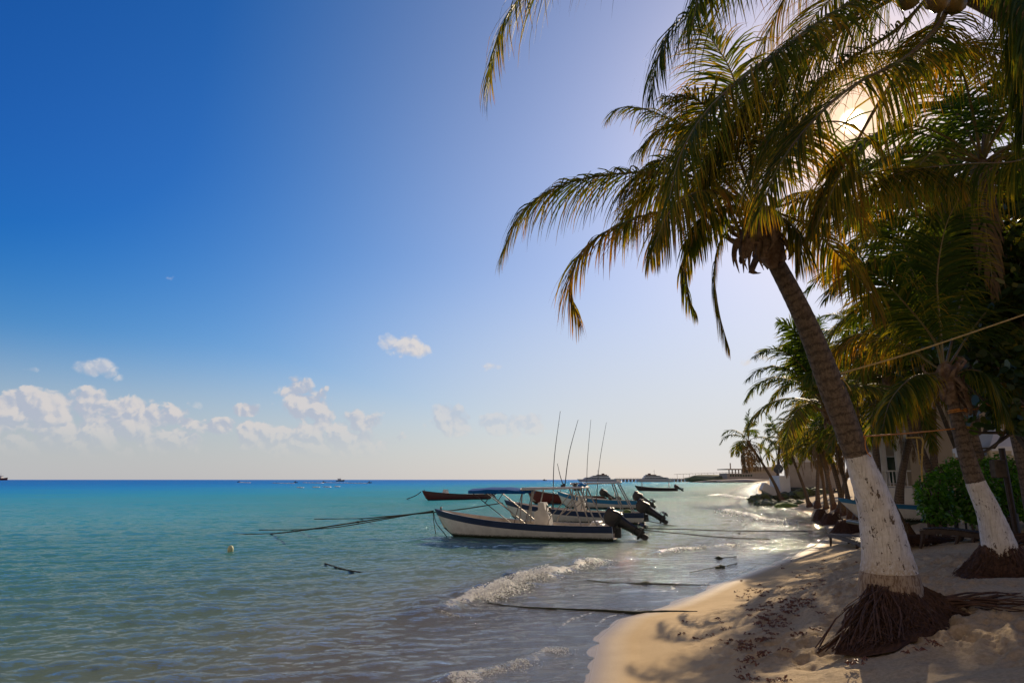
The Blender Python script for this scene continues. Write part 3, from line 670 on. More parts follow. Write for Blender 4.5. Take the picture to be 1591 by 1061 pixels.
# --- main palm: whitewashed foot, leaning out over the beach
B1 = ground(1385, 962); B1.z = gz(B1.x, B1.y)
def main_palm():
    root = empty('palm_tree', B1)
    tag(root, 'large leaning coconut palm with whitewashed foot and spreading brown roots, nearest the water', 'palm tree')
    Yb = B1.y
    cpts = [PX(1386,960,Yb), PX(1382,905,Yb+.02), PX(1377,860,Yb), PX(1362,790,Yb-.05), PX(1332,708,Yb-.1), PX(1298,615,Yb-.2), PX(1252,500,Yb-.35), PX(1206,410,Yb-.5), PX(1180,360,Yb-.6)]
    rr = [47, 42, 32, 25, 18.2, 19, 15.6, 13.2, 15]
    dist = [math.hypot(p.x, p.y) for p in cpts]
    rads = [r*p.y*1.03/FPX for r, p in zip(rr, cpts)]
    P = catmull(cpts, 120); L = np.r_[0, np.cumsum(np.linalg.norm(np.diff(P, axis=0), axis=1))]
    idx = [np.argmin(np.linalg.norm(P-np.array(tuple(p)), axis=1)) for p in cpts]
    uLo = L[idx[1]]+.12; uHi = L[idx[4]]+.0
    mat = trunk_material('main_palm_trunk', uLo, uHi)
    rd = {float(L[i]): r for i, r in zip(idx, rads)}
    trunk(root, cpts, rd, mat, 150, 40, 3, B1, ring=.010)
    c = B1
    lg = [[c+Vector((.25,.1,.35)), c+Vector((.8,.3,.13)), c+Vector((1.5,.4,.09)), c+Vector((2.6,.2,.08))],
          [c+Vector((.25,.0,.30)), c+Vector((.7,.0,.17)), c+Vector((1.3,-.25,.12)), c+Vector((2.2,-.2,.10))],
          [c+Vector((.2,.2,.4)), c+Vector((.9,.6,.14)), c+Vector((1.6,.3,.1)), c+Vector((2.3,.7,.1))],
          [c+Vector((.2,.05,.3)), c+Vector((.75,-.15,.16)), c+Vector((1.6,.1,.10)), c+Vector((3.0,-.1,.06))],
          [c+Vector((.2,-.1,.3)), c+Vector((.6,-.3,.13)), c+Vector((1.1,-.3,.08)), c+Vector((1.5,-.5,.03))]]
    rs = random.Random(31); lg2 = []
    for i in range(26):
        a = rs.uniform(-.55, .35); p0 = c+Vector((.3,.0,rs.uniform(.06,.3))); ps = [p0]; d = Vector((math.cos(a), math.sin(a), 0))
        for k in range(4):
            p0 = p0+d*rs.uniform(.18, .5); d = (d+Vector((rs.uniform(-.3,.3), rs.uniform(-.4,.4), 0))).normalized(); p0.z = gz(p0.x, p0.y)+rs.uniform(.02, .16-.03*k); ps.append(p0.copy())
        lg2.append(ps)
    root_mass(root, c+Vector((.02,.02,-.02)), .47, .42, 2300, 4, 1.0, lg+lg2, B1, lobes=((-2.35,1.15),(-.25,.6),(.4,.3),(-1.3,.25)))
    # the buttress of roots running down to the sand at the left
    rs = random.Random(8); mb = MB()
    for i in range(230):
        a = rs.uniform(-2.75, -1.9); p0 = c+Vector((-.22+rs.uniform(-.08,.1), -.2+rs.uniform(-.12,.12), rs.uniform(.2,.42)))
        R1 = rs.uniform(.55, 1.22); e = c+Vector((math.cos(a)*R1, math.sin(a)*R1*.85, 0)); e.z = gz(e.x, e.y)-.01+rs.uniform(0, .06)
        m1 = p0.lerp(e, rs.uniform(.35,.6))+Vector((rs.uniform(-.12,.12), rs.uniform(-.10,.10), rs.uniform(-.04,.07)))
        mb.tube([tuple(x) for x in catmull([p0, m1, e], 6)], [rs.uniform(.004,.012)]*6, 4, caps=False)
    mb.v = [tuple(Vector(p)-B1) for p in mb.v]; mb.build('root_buttress', M['roots'], root, 30)
    top = cpts[-1]; ax = (cpts[-1]-cpts[-2]).normalized()
    sheath(root, top+Vector((0,0,.02)), ax, .155, .62, 5, B1, 40)
    cr = PX(1172, 322, top.y); cy = cr.y
    def F(pix, **k):
        pts = [PX(x, y, cy+dy) for x, y, dy in pix]; frond(root, pts, origin=B1, **k)
    F([(1172,330,0),(1100,282,-.2),(1000,268,-.4),(885,284,-.5),(815,325,-.6),(778,400,-.7)], L=.68, n=84, seed=1, droop=.38, tintb=.42, w=.03)
    F([(1168,336,0),(1080,322,-.4),(985,340,-.7),(915,380,-.85),(885,440,-.9),(902,505,-1.0)], L=.62, n=84, seed=2, droop=.36, tintb=.62, w=.03)
    F([(1160,345,0),(1100,352,-.2),(1066,400,-.3),(1068,455,-.35),(1083,492,-.4)], L=.34, n=60, seed=3, droop=.9, tintb=.4, w=.026)
    F([(1165,345,.0),(1125,365,.1),(1110,420,.15),(1117,485,.2),(1134,545,.2)], L=.36, n=66, seed=4, droop=.9, tintb=.5, w=.026)
    F([(1172,325,0),(1120,255,.3),(1070,205,.5),(1010,172,.6),(965,168,.7),(942,188,.7)], L=.48, n=66, seed=5, droop=.30, tintb=.35, w=.028)
    F([(1175,320,0),(1140,230,-.3),(1090,160,-.6),(1030,150,-.9)], L=.7, n=60, seed=6, droop=.45, tintb=.5, w=.03)
    F([(1178,320,0),(1160,210,.3),(1135,110,.6),(1090,40,.9)], L=.8, n=70, seed=7, droop=.3, tintb=.45, w=.032)
    F([(1172,330,0),(1110,290,.4),(1050,280,.9),(990,310,1.3),(960,360,1.5)], L=.75, n=76, seed=8, droop=.5, tintb=.5, w=.03)
    F([(1174,328,0),(1120,300,-.6),(1080,300,-1.0),(1040,330,-1.3),(1010,400,-1.5)], L=.6, n=70, seed=9, droop=.6, tintb=.55, w=.028)
    F([(1185,322,0),(1215,320,.0),(1250,306,.1),(1330,275,.2),(1420,262,.2),(1500,285,.1)], L=.75, n=80, seed=10, droop=.5, tintb=.55, w=.03)
    F([(1190,325,0),(1220,335,.4),(1262,356,.8),(1305,398,1.1),(1345,446,1.3),(1368,495,1.4)], L=.6, n=74, seed=11, droop=.5, tintb=.6, w=.03, wind=(.05,0,0))
    F([(1190,330,0),(1225,345,-.2),(1245,375,-.4),(1240,410,-.5)], L=.45, n=44, seed=12, droop=.6, tintb=.45, w=.028)
    F([(1180,318,0),(1210,220,.2),(1260,140,.4),(1330,90,.5),(1400,80,.6)], L=.8, n=76, seed=13, droop=.35, tintb=.5, w=.032)
    F([(1180,320,0),(1200,250,-.4),(1250,200,-.8),(1310,190,-1.1),(1360,220,-1.4)], L=.7, n=70, seed=14, droop=.4, tintb=.55, w=.03)
    F([(1176,320,0),(1180,250,.5),(1200,180,1.0),(1200,120,1.5)], L=.7, n=60, seed=15, droop=.25, s0=.3, tintb=.35, w=.032)
    F([(1190,328,0),(1240,300,.7),(1300,310,1.4),(1350,350,1.9)], L=.7, n=66, seed=16, droop=.5, tintb=.5, w=.03)
    F([(1174,322,0),(1130,240,.1),(1085,195,.2),(1030,200,.3),(985,240,.3)], L=.6, n=70, seed=18, droop=.45, tintb=.4, w=.028)
    F([(1172,328,0),(1110,268,-.1),(1060,245,-.1),(1010,258,-.1),(965,300,-.1)], L=.62, n=70, seed=19, droop=.45, tintb=.4, w=.028)
    F([(1170,332,0),(1130,320,-.5),(1090,345,-.9),(1070,390,-1.2)], L=.5, n=56, seed=17, droop=.6, tintb=.35, w=.028)
    # dry sheath strips hanging under the crown
    rs = random.Random(2)
    mb = MB()
    for i in range(10):
        x0 = 1150+rs.uniform(-6, 34); p = [PX(x0, 372, top.y-.12), PX(x0-6, 395, top.y-.16), PX(x0+rs.uniform(-12,4), 415+rs.uniform(-8,16), top.y-.14)]
        q = catmull(p, 6); mb.tube([tuple(a) for a in q], [.028, .034, .028, .02, .013, .003], 5)
    mb.v = [tuple(Vector(p)-B1) for p in mb.v]; mb.build('dry_strip', M['sheath'], root, 30)
main_palm()

# --- tall palm whose crown is just above the frame at the right, with coconuts
def tall_palm():
    cr = PX(1480, -60, 6.2); base = Vector((9.4, 7.4, 0)); base.z = gz(base.x, base.y)-.1
    root = empty('palm_tree', base)
    tag(root, 'tall coconut palm whose crown with coconuts hangs over the top right corner', 'palm tree')
    trunk(root, [base, base+Vector((-.3,0,2.2)), Vector((7.6,7.0,4.8)), Vector((5.9,6.5,6.8)), cr-Vector((.05,0,.15))], [.3,.17,.15,.14,.16], M['trunk_plain'], 70, 20, 8, base)
    sheath(root, cr, (-.5,0,.85), .17, .6, 9, base, 16)
    sp = [PX(1411,-6,5.7), PX(1458,-2,5.75), PX(1484,2,5.9), PX(1440,-22,6.0), PX(1500,-20,6.3)]
    coconut_cluster(root, cr, 5, 2, base, .125, sp)
    def F(pix, **k): frond(root, [PX(x, y, 6.2+dy) for x, y, dy in pix], origin=base, wind=(.07,.02,0), **k)
    F([(1480,-50,0),(1332,0,-.6),(1205,84,-1.0),(1110,160,-1.3),(1060,235,-1.5),(1040,310,-1.6)], L=.85, n=110, seed=31, droop=0.26, tintb=0.38, w=.025, rr=.03)
    F([(1480,-50,0),(1366,0,.3),(1300,45,.5),(1230,105,.7),(1160,180,.9),(1105,250,1.0),(1080,320,1.1)], L=.85, n=110, seed=32, droop=0.29, tintb=0.43, w=.025, rr=.03)
    F([(1480,-50,0),(1350,20,.6),(1255,88,.9),(1182,150,1.0),(1125,215,1.0),(1095,300,1.0)], L=.8, n=90, seed=46, droop=0.27, tintb=0.32, w=.024, rr=.026)
    F([(1480,-50,0),(1400,40,.1),(1322,92,.2),(1250,152,.2),(1192,222,.2),(1150,300,.2)], L=.8, n=90, seed=47, droop=0.27, tintb=0.36, w=.024, rr=.026)
    F([(1480,-40,0),(1466,26,-.2),(1410,88,-.4),(1335,128,-.5),(1276,175,-.6),(1215,250,-.7),(1180,330,-.8)], L=.8, n=105, seed=33, droop=0.29, tintb=0.43, w=.025, rr=.03)
    F([(1480,-40,0),(1462,36,.5),(1412,92,.8),(1372,150,1.0),(1338,208,1.1),(1298,285,1.1),(1262,365,1.1)], L=.7, n=100, seed=34, droop=0.36, tintb=0.48, w=.028, rr=.028)
    F([(1480,-40,0),(1440,90,.9),(1480,72,1.2),(1530,76,1.4),(1566,100,1.5),(1600,150,1.6)], L=.85, n=90, seed=35, droop=0.29, tintb=0.60, w=.025)
    F([(1480,-40,0),(1250,-110,-.4),(1130,-20,-.7),(1050,38,-.9),(1020,100,-1.0),(1012,150,-1.0)], L=.78, n=100, seed=36, droop=0.29, tintb=0.28, w=.025)
    F([(1480,-60,0),(1200,-200,-.8),(950,-130,-1.3),(840,-40,-1.6),(780,40,-1.8),(762,128,-1.9)], L=.85, n=110, seed=37, droop=0.26, tintb=0.38, w=.024)
    F([(1490,-60,0),(1540,-70,.1),(1580,0,.2),(1592,110,.2),(1588,220,.2)], L=.6, n=80, seed=38, droop=0.38, tintb=0.23, w=.027)
    F([(1490,-60,0),(1560,-60,-.6),(1610,20,-1.0),(1620,130,-1.2)], L=.7, n=80, seed=39, droop=0.34, tintb=0.23, w=.028)
    F([(1480,-60,0),(1400,-130,.8),(1300,-100,1.5),(1230,-20,2.1),(1190,60,2.6),(1170,120,2.9)], L=.8, n=80, seed=40, droop=0.24, tintb=0.63, w=.027)
    F([(1480,-60,0),(1380,-60,1.2),(1290,0,2.2),(1250,50,2.8),(1230,110,3.2)], L=.8, n=80, seed=41, droop=0.19, tintb=0.48, w=.027)
    F([(1480,-60,0),(1380,-200,-.6),(1180,-140,-1.2),(1100,-40,-1.5),(1075,40,-1.7)], L=.75, n=80, seed=42, droop=0.29, tintb=0.23, w=.027)
    F([(1490,-50,0),(1640,150,1.5),(1600,242,1.7),(1500,255,1.7),(1410,266,1.7),(1330,300,1.7)], L=.75, n=100, seed=44, droop=0.43, tintb=0.38, w=.025)
tall_palm()

# --- second whitewashed palm at the right
B2 = ground(1560, 893); B2.z = gz(B2.x, B2.y)
def second_palm():
    root = empty('palm_tree', B2)
    tag(root, 'smaller palm with whitewashed foot and round root ball near the right edge', 'palm tree')
    Y = B2.y
    cp = [PX(1562,895,Y), PX(1558,868,Y), PX(1538,800,Y), PX(1515,748,Y), PX(1497,690,Y), PX(1484,640,Y), PX(1478,610,Y), PX(1470,585,Y)]
    rr = [29,24.5,16.5,12.6,10.4,8.3,9,12]
    P = catmull(cp, 120); L = np.r_[0, np.cumsum(np.linalg.norm(np.diff(P, axis=0), axis=1))]
    idx = [np.argmin(np.linalg.norm(P-np.array(tuple(p)), axis=1)) for p in cp]
    rd = {float(L[i]): r*p.y*1.03/FPX for i, r, p in zip(idx, rr, cp)}
    trunk(root, cp, rd, trunk_material('second_palm_trunk', L[idx[1]]-.02, L[idx[3]]), 90, 28, 13, B2, ring=.01)
    root_mass(root, B2+Vector((0,.03,.0)), .50, .42, 1000, 14, 1.0, (), B2)
    top = cp[-1]; sheath(root, top, (-.1,0,1), .115, .55, 15, B2, 26)
    cr = PX(1462, 560, Y)
    def F(pix, **k): frond(root, [PX(x, y, Y+dy) for x, y, dy in pix], origin=B2, **k)
    F([(1465,575,0),(1452,530,-.1),(1405,470,-.3),(1361,427,-.4),(1310,403,-.5)], L=.75, n=66, seed=51, droop=.30, tintb=.35, w=.04)
    F([(1465,570,0),(1448,510,.2),(1421,436,.3),(1400,372,.4),(1372,330,.5)], L=.75, n=66, seed=52, droop=.28, tintb=.25, w=.04)
    F([(1466,570,0),(1460,500,.0),(1456,430,-.2),(1470,350,-.4),(1500,290,-.6)], L=.75, n=70, seed=53, droop=.25, tintb=.3, w=.04)
    F([(1460,580,0),(1420,585,-.4),(1385,620,-.7),(1370,670,-.9)], L=.6, n=56, seed=54, droop=.5, tintb=.4, w=.036)
    F([(1470,575,0),(1520,500,.4),(1570,450,.8),(1640,430,1.2)], L=.8, n=60, seed=55, droop=.35, tintb=.2, w=.04)
    F([(1475,585,0),(1510,575,-.2),(1540,590,-.4),(1560,640,-.6)], L=.6, n=50, seed=56, droop=.5, tintb=.3, w=.036)
    F([(1462,575,0),(1390,530,.6),(1330,520,1.1),(1280,560,1.5)], L=.8, n=60, seed=58, droop=.4, tintb=.55, w=.036)
    F([(1468,575,0),(1500,450,1.0),(1540,380,1.6),(1600,340,2.0)], L=.8, n=60, seed=59, droop=.35, tintb=.2, w=.04)
second_palm()

# --- generic palms standing further back: three kinds built once, then copied
def random_palm_parts(root, H, lean, nf, FL, seed, mat='frond_far', n=44, w=.045, dead=0, r=.13, K=3, curve=.25, upb=0.0, droop=.35, wind=(-.05,0,0)):
    """palm in local coordinates: foot at the origin, crown near (lean, 0, H)"""
    rs = random.Random(seed)
    top = Vector((lean, 0, H)); pts = [Vector((0,0,-.15)), Vector((lean*.12+curve*lean*.3, 0, H*.3)), Vector((lean*.5+curve*lean*.25, 0, H*.65)), top]
    trunk(root, pts, [r*1.7, r*1.05, r*.9, r*.85], M['trunk_plain'], 40, 12, seed)
    mb = MB(); mb.lathe([(r*2.2,-.1),(r*2.3,.1),(r*1.6,.35),(r*1.1,.5)], 12)
    for k, p in enumerate(mb.v): mb.v[k] = (p[0]*rs.uniform(.85,1.15), p[1]*rs.uniform(.85,1.15), p[2])
    mb.build('root_mass', M['roots'], root, 30)
    sheath(root, top, (lean*.3, 0, H), r*1.25, .5, seed, None, 8)
    for i in range(nf):
        a = i*2.4+rs.uniform(-.3,.3); e = R(75-95*(i/nf)**1.1+rs.uniform(-8,8)+upb); ln = FL*rs.uniform(.85,1.1)
        d = Vector((math.cos(a)*math.cos(e), math.sin(a)*math.cos(e), math.sin(e))); p = top+Vector((0,0,.12)); pp = [p.copy()]
        for k in range(5):
            p = p+d*ln/5; pp.append(p.copy()); d = (d+Vector((wind[0],wind[1],-.30-.10*k))).normalized()
        V_, F_, mi, ti = frond_arrays(pp, L=FL*.27, n=n, w=w, droop=droop, seed=seed*50+i, K=K, tintb=.15+.5*(i/nf), tvar=.5, wind=wind, rr=.03)
        mesh_obj('frond', V_, F_, [M[mat], M['rachis']], root, None, mi, {'tint': ti})
    for i in range(dead):
        a = rs.uniform(0, 6.28); p = top-Vector((0,0,.1)); d = Vector((math.cos(a)*.5, math.sin(a)*.5, -.2)); pp = [p.copy()]
        for k in range(4): p = p+d.normalized()*FL*.22; pp.append(p.copy()); d = Vector((d.x*.45, d.y*.45, -1))
        V_, F_, mi, ti = frond_arrays(pp, L=FL*.22, n=n//2, w=w*.8, droop=1.2, seed=seed*70+i, K=K, tintb=.5, rr=.03)
        mesh_obj('frond', V_, F_, [M['dead'], M['rachis']], root, None, mi, {'tint': ti})
def copy_tree(o, parent=None):
    c = o.copy(); COL.objects.link(c); c.parent = parent
    for ch in [x for x in bpy.data.objects if x.parent == o]: copy_tree(ch, c)
    return c
PROTO = {}
def palm(kind, x, y, rz, sc, label, group=None, tilt=(0,0), zoff=0.0):
    if kind not in PROTO:
        o = empty('palm_tree'); random_palm_parts(o, **KINDS[kind]); PROTO[kind] = o
    else: o = copy_tree(PROTO[kind])
    o.location = (x, y, gz(x, y)+zoff); o.rotation_euler = (R(tilt[0]), R(tilt[1]), rz); o.scale = (sc, sc, sc)
    if 'group' in o.keys(): del o['group']
    tag(o, label, 'palm tree', group); return o
KINDS = {
 'tuft':  dict(H=6.6, lean=-2.2, nf=17, FL=3.1, seed=66, n=56, w=.06, r=.14, dead=0, upb=14),
 'bushy': dict(H=5.0, lean=-1.3, nf=20, FL=3.3, seed=61, n=56, w=.06, r=.14, dead=2),
 'tall':  dict(H=7.4, lean=-1.0, nf=22, FL=3.6, seed=62, n=56, w=.06, r=.14, dead=3),
 'short': dict(H=3.8, lean=-1.2, nf=13, FL=2.7, seed=63, n=60, w=.05, r=.09, dead=0, upb=26),
 'row':   dict(H=4.6, lean=-.9, nf=15, FL=2.6, seed=64, n=34, w=.075, r=.12, dead=4),
 'ragged':dict(H=5.4, lean=-2.0, nf=9, FL=3.2, seed=65, n=34, w=.09, r=.12, dead=14),
}
def G(px, Y):
    """x on the ground line under picture column px at distance Y"""
    x = 0.0
    for _ in range(6): x = (px-795.5)/FPX*(Y*math.cos(PITCH)+(gz(x, Y)-CAMH)*math.sin(PITCH))
    return x
palm('short', G(1415,18.5), 18.5, R(10), 1.0, 'short palm with bright yellow-green fronds right behind the big leaning trunk, thin curved stem', tilt=(0,-14))
palm('bushy', G(1470,24), 24, R(-10), 1.0, 'leaning palm in front of the beige house wall, left of the green hedge')
palm('tall', G(1372,28), 28, R(70), .92, 'upright thin palm before the balcony columns of the beige house')
palm('bushy', G(1395,32), 32, R(150), 1.08, 'palm close against the balcony post of the beige house')
palm('tall', G(1622,15), 15, R(-4), .98, 'high windswept palm behind the shade tent, its crown against the sky at right')
palm('tall', G(1640,12.5), 12.5, R(40), .95, 'dark palm beyond the right edge with fronds reaching over the hedge')
palm('bushy', G(1545,20.5), 20.5, R(25), 1.30, 'dark leaning palm trunk behind the post in the hedge')
palm('bushy', G(1500,27), 27, R(200), 1.35, 'broad palm crown behind the hedge against the beige wall')
palm('tall', G(1455,35), 35, R(100), 1.15, 'tall palm rising behind the balcony house roof')
row = [(1258,58,'first'),(1271,55,'second'),(1284,52,'third'),(1296,50,'fourth'),(1303,46,'fifth'),(1313,43,'sixth'),(1322,40,'seventh'),(1334,37,'eighth')]
for i, (px, Y, nm) in enumerate(row):
    palm('row', G(px, Y), Y, R([10,200,60,-30,120,20,-50,80][i]), [1.0,1.12,.95,1.1,1.0,1.15,.95,1.12][i],
         '%s slender palm from the grey garden wall in the row along the beach' % nm, 'slender palms in a row along the beach', tilt=(0, [-6,3,-8,2,-10,-2,4,-4][i]))
palm('tuft', G(1362,33), 33, R(-8), 1.0, 'palm with arching fronds just left of the big leaning trunk, above the root clumps')
palm('ragged', G(1216,73), 73, R(-5), 1.2, 'leftmost palm, leaning over the sea with hanging dead fronds beside the white house', tilt=(0,-6))
palm('ragged', G(1212,82), 82, R(170), 1.25, 'thin crooked palm behind the satellite dish of the white house', tilt=(0,16))
palm('row', G(1262,86), 86, R(0), 1.5, 'palm behind the white beach house, its crown above the roof')
palm('bushy', G(1290,72), 72, R(40), 1.35, 'broad palm between the grey garden wall and the slender palm row')

# ------------------------------------------------------------------ broadleaf plants
def leaf_cloud(name, parent, blobs, n, size, mat, seed, asp=1.0, sides=6, cup=.15, updir=.4, clump=0, hollow=.55):
    rs = np.random.default_rng(seed); b = np.array([x[:6] for x in blobs], float)
    vol = b[:, 3]*b[:, 4]*b[:, 5]; ch = rs.choice(len(b), n, p=vol**.8/np.sum(vol**.8))
    d = rs.normal(0, 1, (n, 3)); d /= np.linalg.norm(d, axis=1)[:, None]; r = (hollow+(1-hollow)*rs.uniform(0, 1, n))**.6*rs.uniform(.75, 1.12, n)
    c = b[ch, :3]+d*b[ch, 3:6]*r[:, None]
    # bunches with gaps between them
    g = vnoise(c[:, 0]*2.1/size*.14+c[:, 2]*1.3/size*.14, c[:, 1]*2.0/size*.14-c[:, 2]*.8/size*.14, seed)
    c = c[g > .33]; d = d[g > .33]; n = len(c)
    N = d*.5+rs.normal(0, .55, (n, 3))+np.array((0, 0, updir)); N /= np.linalg.norm(N, axis=1)[:, None]
    a = np.cross(N, rs.normal(0, 1, (n, 3))); a /= np.linalg.norm(a, axis=1)[:, None]; bb = np.cross(N, a)
    sz = size*rs.uniform(.55, 1.15, n); V_ = []
    for k in range(sides):
        t = 2*math.pi*(k+.5)/sides; V_.append(c+a*(math.cos(t)*sz)[:, None]+bb*(math.sin(t)*sz*asp)[:, None]+N*(sz*cup*abs(math.sin(t)))[:, None])
    V_ = np.stack(V_, 1); idx = np.arange(n*sides).reshape(n, sides)
    ti = np.repeat(np.clip(rs.beta(2, 2.6, n), 0, 1), sides)
    return mesh_obj(name, V_.reshape(-1, 3), idx, M[mat], parent, None, None, {'tint': ti})
def broad_tree(base, blobs, n, size, seed, label, limbs, name='sea_grape_tree'):
    root = empty(name, base); tag(root, label, 'tree')
    mb = MB(); b0 = Vector((0,0,-.1)); bb = [Vector(x[:3])-Vector(base) for x in blobs]
    fork = Vector((0,0,1.2)); mb.tube([b0, Vector((.05,0,.6)), fork], [.22,.17,.15], 10)
    for q in bb:
        m1 = fork.lerp(q, .5)+Vector((random.uniform(-.3,.3), random.uniform(-.3,.3), random.uniform(-.2,.3)))
        mb.tube([tuple(x) for x in catmull([fork, m1, q], 8)], list(np.linspace(.11,.02,8)), 6)
        for j in range(5):
            e = q+Vector((random.uniform(-1,1)*.8, random.uniform(-1,1)*.8, random.uniform(-.6,.7)))
            mb.tube([m1.lerp(q, .5+.1*j), m1.lerp(e, .7), e], [.03,.02,.008], 5)
    mb.build('trunk', M['bark'], root, 50)
    o = leaf_cloud('crown', root, [tuple(bb[i])+tuple(blobs[i][3:6]) for i in range(len(blobs))], n, size, 'grape', seed)
def B(px, py, Y, r, ry=None, rz=None):
    p = PX(px, py, Y); return (p.x, p.y, p.z, r, ry or r, rz or r)
gb = Vector((G(1660,12.0), 12.0, 0)); gb.z = gz(gb.x, gb.y)
broad_tree(gb, [B(1560,650,10.6,.55,.6,.28), B(1600,600,10.8,.75), B(1540,560,11.5,.8,.9,.6), B(1590,500,11.5,1.0), B(1530,470,12.2,.8), B(1500,400,12.4,.75), B(1580,390,12.0,1.0), B(1480,520,12.8,.7,.8,.5), B(1650,450,12,1.2)], 6500, .085, 71,
           'sea grape tree with big round leaves hanging in at the right edge', 4)
gb2 = Vector((G(1520,24.0), 24.0, 0)); gb2.z = gz(gb2.x, gb2.y)
broad_tree(gb2, [B(1470,480,22,1.9,1.6,1.7), B(1540,430,23,2.2), B(1420,530,21,1.3,1.2,1.2), B(1590,520,22,2.2,2,2.4), B(1500,570,21,1.3,1.2,1.0), B(1590,330,24,1.8,1.6,1.5)], 12000, .11, 72,
           'dense dark broadleaf tree filling the gap behind the palms at right', 4, 'broadleaf_tree')
# hedge of glossy leaves
hb = Vector((G(1500,18.6), 18.6, 0)); hb.z = gz(hb.x, hb.y)
def hedge(center, blobs, n, label, seed):
    root = empty('hedge_bush', center); tag(root, label, 'bush')
    mb = MB()
    for q in blobs:
        p = Vector(q[:3])-center
        for j in range(7):
            a = random.uniform(0, 6.28); st = Vector((p.x+.2*math.cos(a), p.y+.2*math.sin(a), 0)); mb.tube([st, p+Vector((math.cos(a)*q[3]*.4, math.sin(a)*q[3]*.4, 0)), p+Vector((math.cos(a)*q[3]*.8, math.sin(a)*q[3]*.8, q[5]*.7))], [.03,.02,.006], 5)
    mb.build('stem', M['bark'], root, 50)
    leaf_cloud('foliage', root, [tuple(Vector(q[:3])-center)+tuple(q[3:6]) for q in blobs], n, .075, 'hedge', seed, asp=.42, sides=6, cup=.12, updir=.9, hollow=.75)
hedge(hb, [B(1450,770,18.2,.42,.5,.6), B(1490,755,18.6,.55,.6,.75), B(1515,785,18.0,.5,.5,.5), B(1460,795,18.0,.45,.5,.35)], 6000, 'bright green glossy-leaved hedge bush left of the whitewashed smaller palm', 81)
hb3 = Vector((G(1575,19.2), 19.2, 0)); hb3.z = gz(hb3.x, hb3.y)
hedge(hb3, [B(1555,745,19.2,.6,.6,.7), B(1600,760,19.2,.7,.7,.9), B(1570,785,19.0,.6,.5,.4)], 6000, 'green bush behind the dark post with the box, right of the whitewashed smaller palm', 82)
#==SECTION3==
# ------------------------------------------------------------------ boats
def paint(name, col, rough=.35, var=.18, grime=True):
    m = bpy.data.materials.new(name); m.use_nodes = True; t = NT(m.node_tree); t.n.clear()
    b = t.node('ShaderNodeBsdfPrincipled'); o = t.node('ShaderNodeOutputMaterial'); t.l.new(b.outputs[0], o.inputs[0])
    vec = t.node('ShaderNodeTexCoord').outputs['Object']; z = t.sep(vec)[2]
    mp = t.node('ShaderNodeMapping'); t.put(mp.inputs['Vector'], vec); mp.inputs['Scale'].default_value = (1.2, 1.2, .35)
    n, _ = t.noise(vec, 3, 5, .65); st, _ = t.noise(mp.outputs[0], 9, 5, .7); fine, _ = t.noise(vec, 24, 4, .7)
    c = t.mix(t.smooth(n, .35, .7), col, tuple(x*(1-var) for x in col))
    c = t.mix(t.smooth(st, .56, .72, 0, .45), c, tuple(x*.55+.02 for x in col))
    if grime:
        g = t.smooth(t.m('ADD', z, t.m('MULTIPLY', t.m('SUBTRACT', fine, .5), .30)), .08, .16, 1, 0)
        c = t.mix(g, c, (.035,.045,.025))
        c = t.mix(t.smooth(fine, .69, .74, 0, .7), c, (.16,.08,.04))
    t.put(b.inputs['Base Color'], c); t.put(b.inputs['Roughness'], t.m('MULTIPLY_ADD', n, .3, rough-.1)); b.inputs['Specular IOR Level'].default_value = .4
    return m
M['white'] = paint('boat_white', (.70,.69,.66)); M['navy'] = paint('boat_navy', (.030,.050,.115)); M['red'] = paint('boat_red', (.15,.034,.022)); M['redd'] = paint('boat_dark_red', (.11,.026,.018))
M['teal'] = paint('boat_blue', (.03,.20,.42)); M['mint'] = paint('boat_mint', (.16,.40,.33)); M['dark'] = paint('boat_dark', (.06,.045,.05)); M['interior'] = paint('boat_interior', (.58,.50,.40), .6, .3, False)
M['grey'] = paint('boat_grey', (.40,.40,.40)); M['bottom'] = paint('boat_bottom', (.10,.085,.05))
M['motor'] = pmat('outboard_black', (.022,.022,.026), .38, .4, 5, .05, 50, spec=.5); M['metal'] = pmat('tube_metal', (.42,.40,.37), .5, .3, 8, metal=.5)
M['canvas'] = pmat('blue_canvas', (.008,.10,.33), .9, .2, 9, .2, 40, spec=.1); M['fibre'] = pmat('white_fibreglass', (.62,.60,.57), .4, .15, 4); M['rod'] = pmat('rod_black', (.03,.03,.03), .35, .3, 5)
M['rope'] = pmat('wet_rope', (.05,.05,.025), .8, .5, 20, .5, 90, col2=(.02,.03,.015)); M['orope'] = pmat('orange_rope', (.62,.24,.04), .7, .35, 30, .5, 120); M['yrope'] = pmat('yellow_rope', (.60,.40,.10), .7, .35, 30, .5, 120)
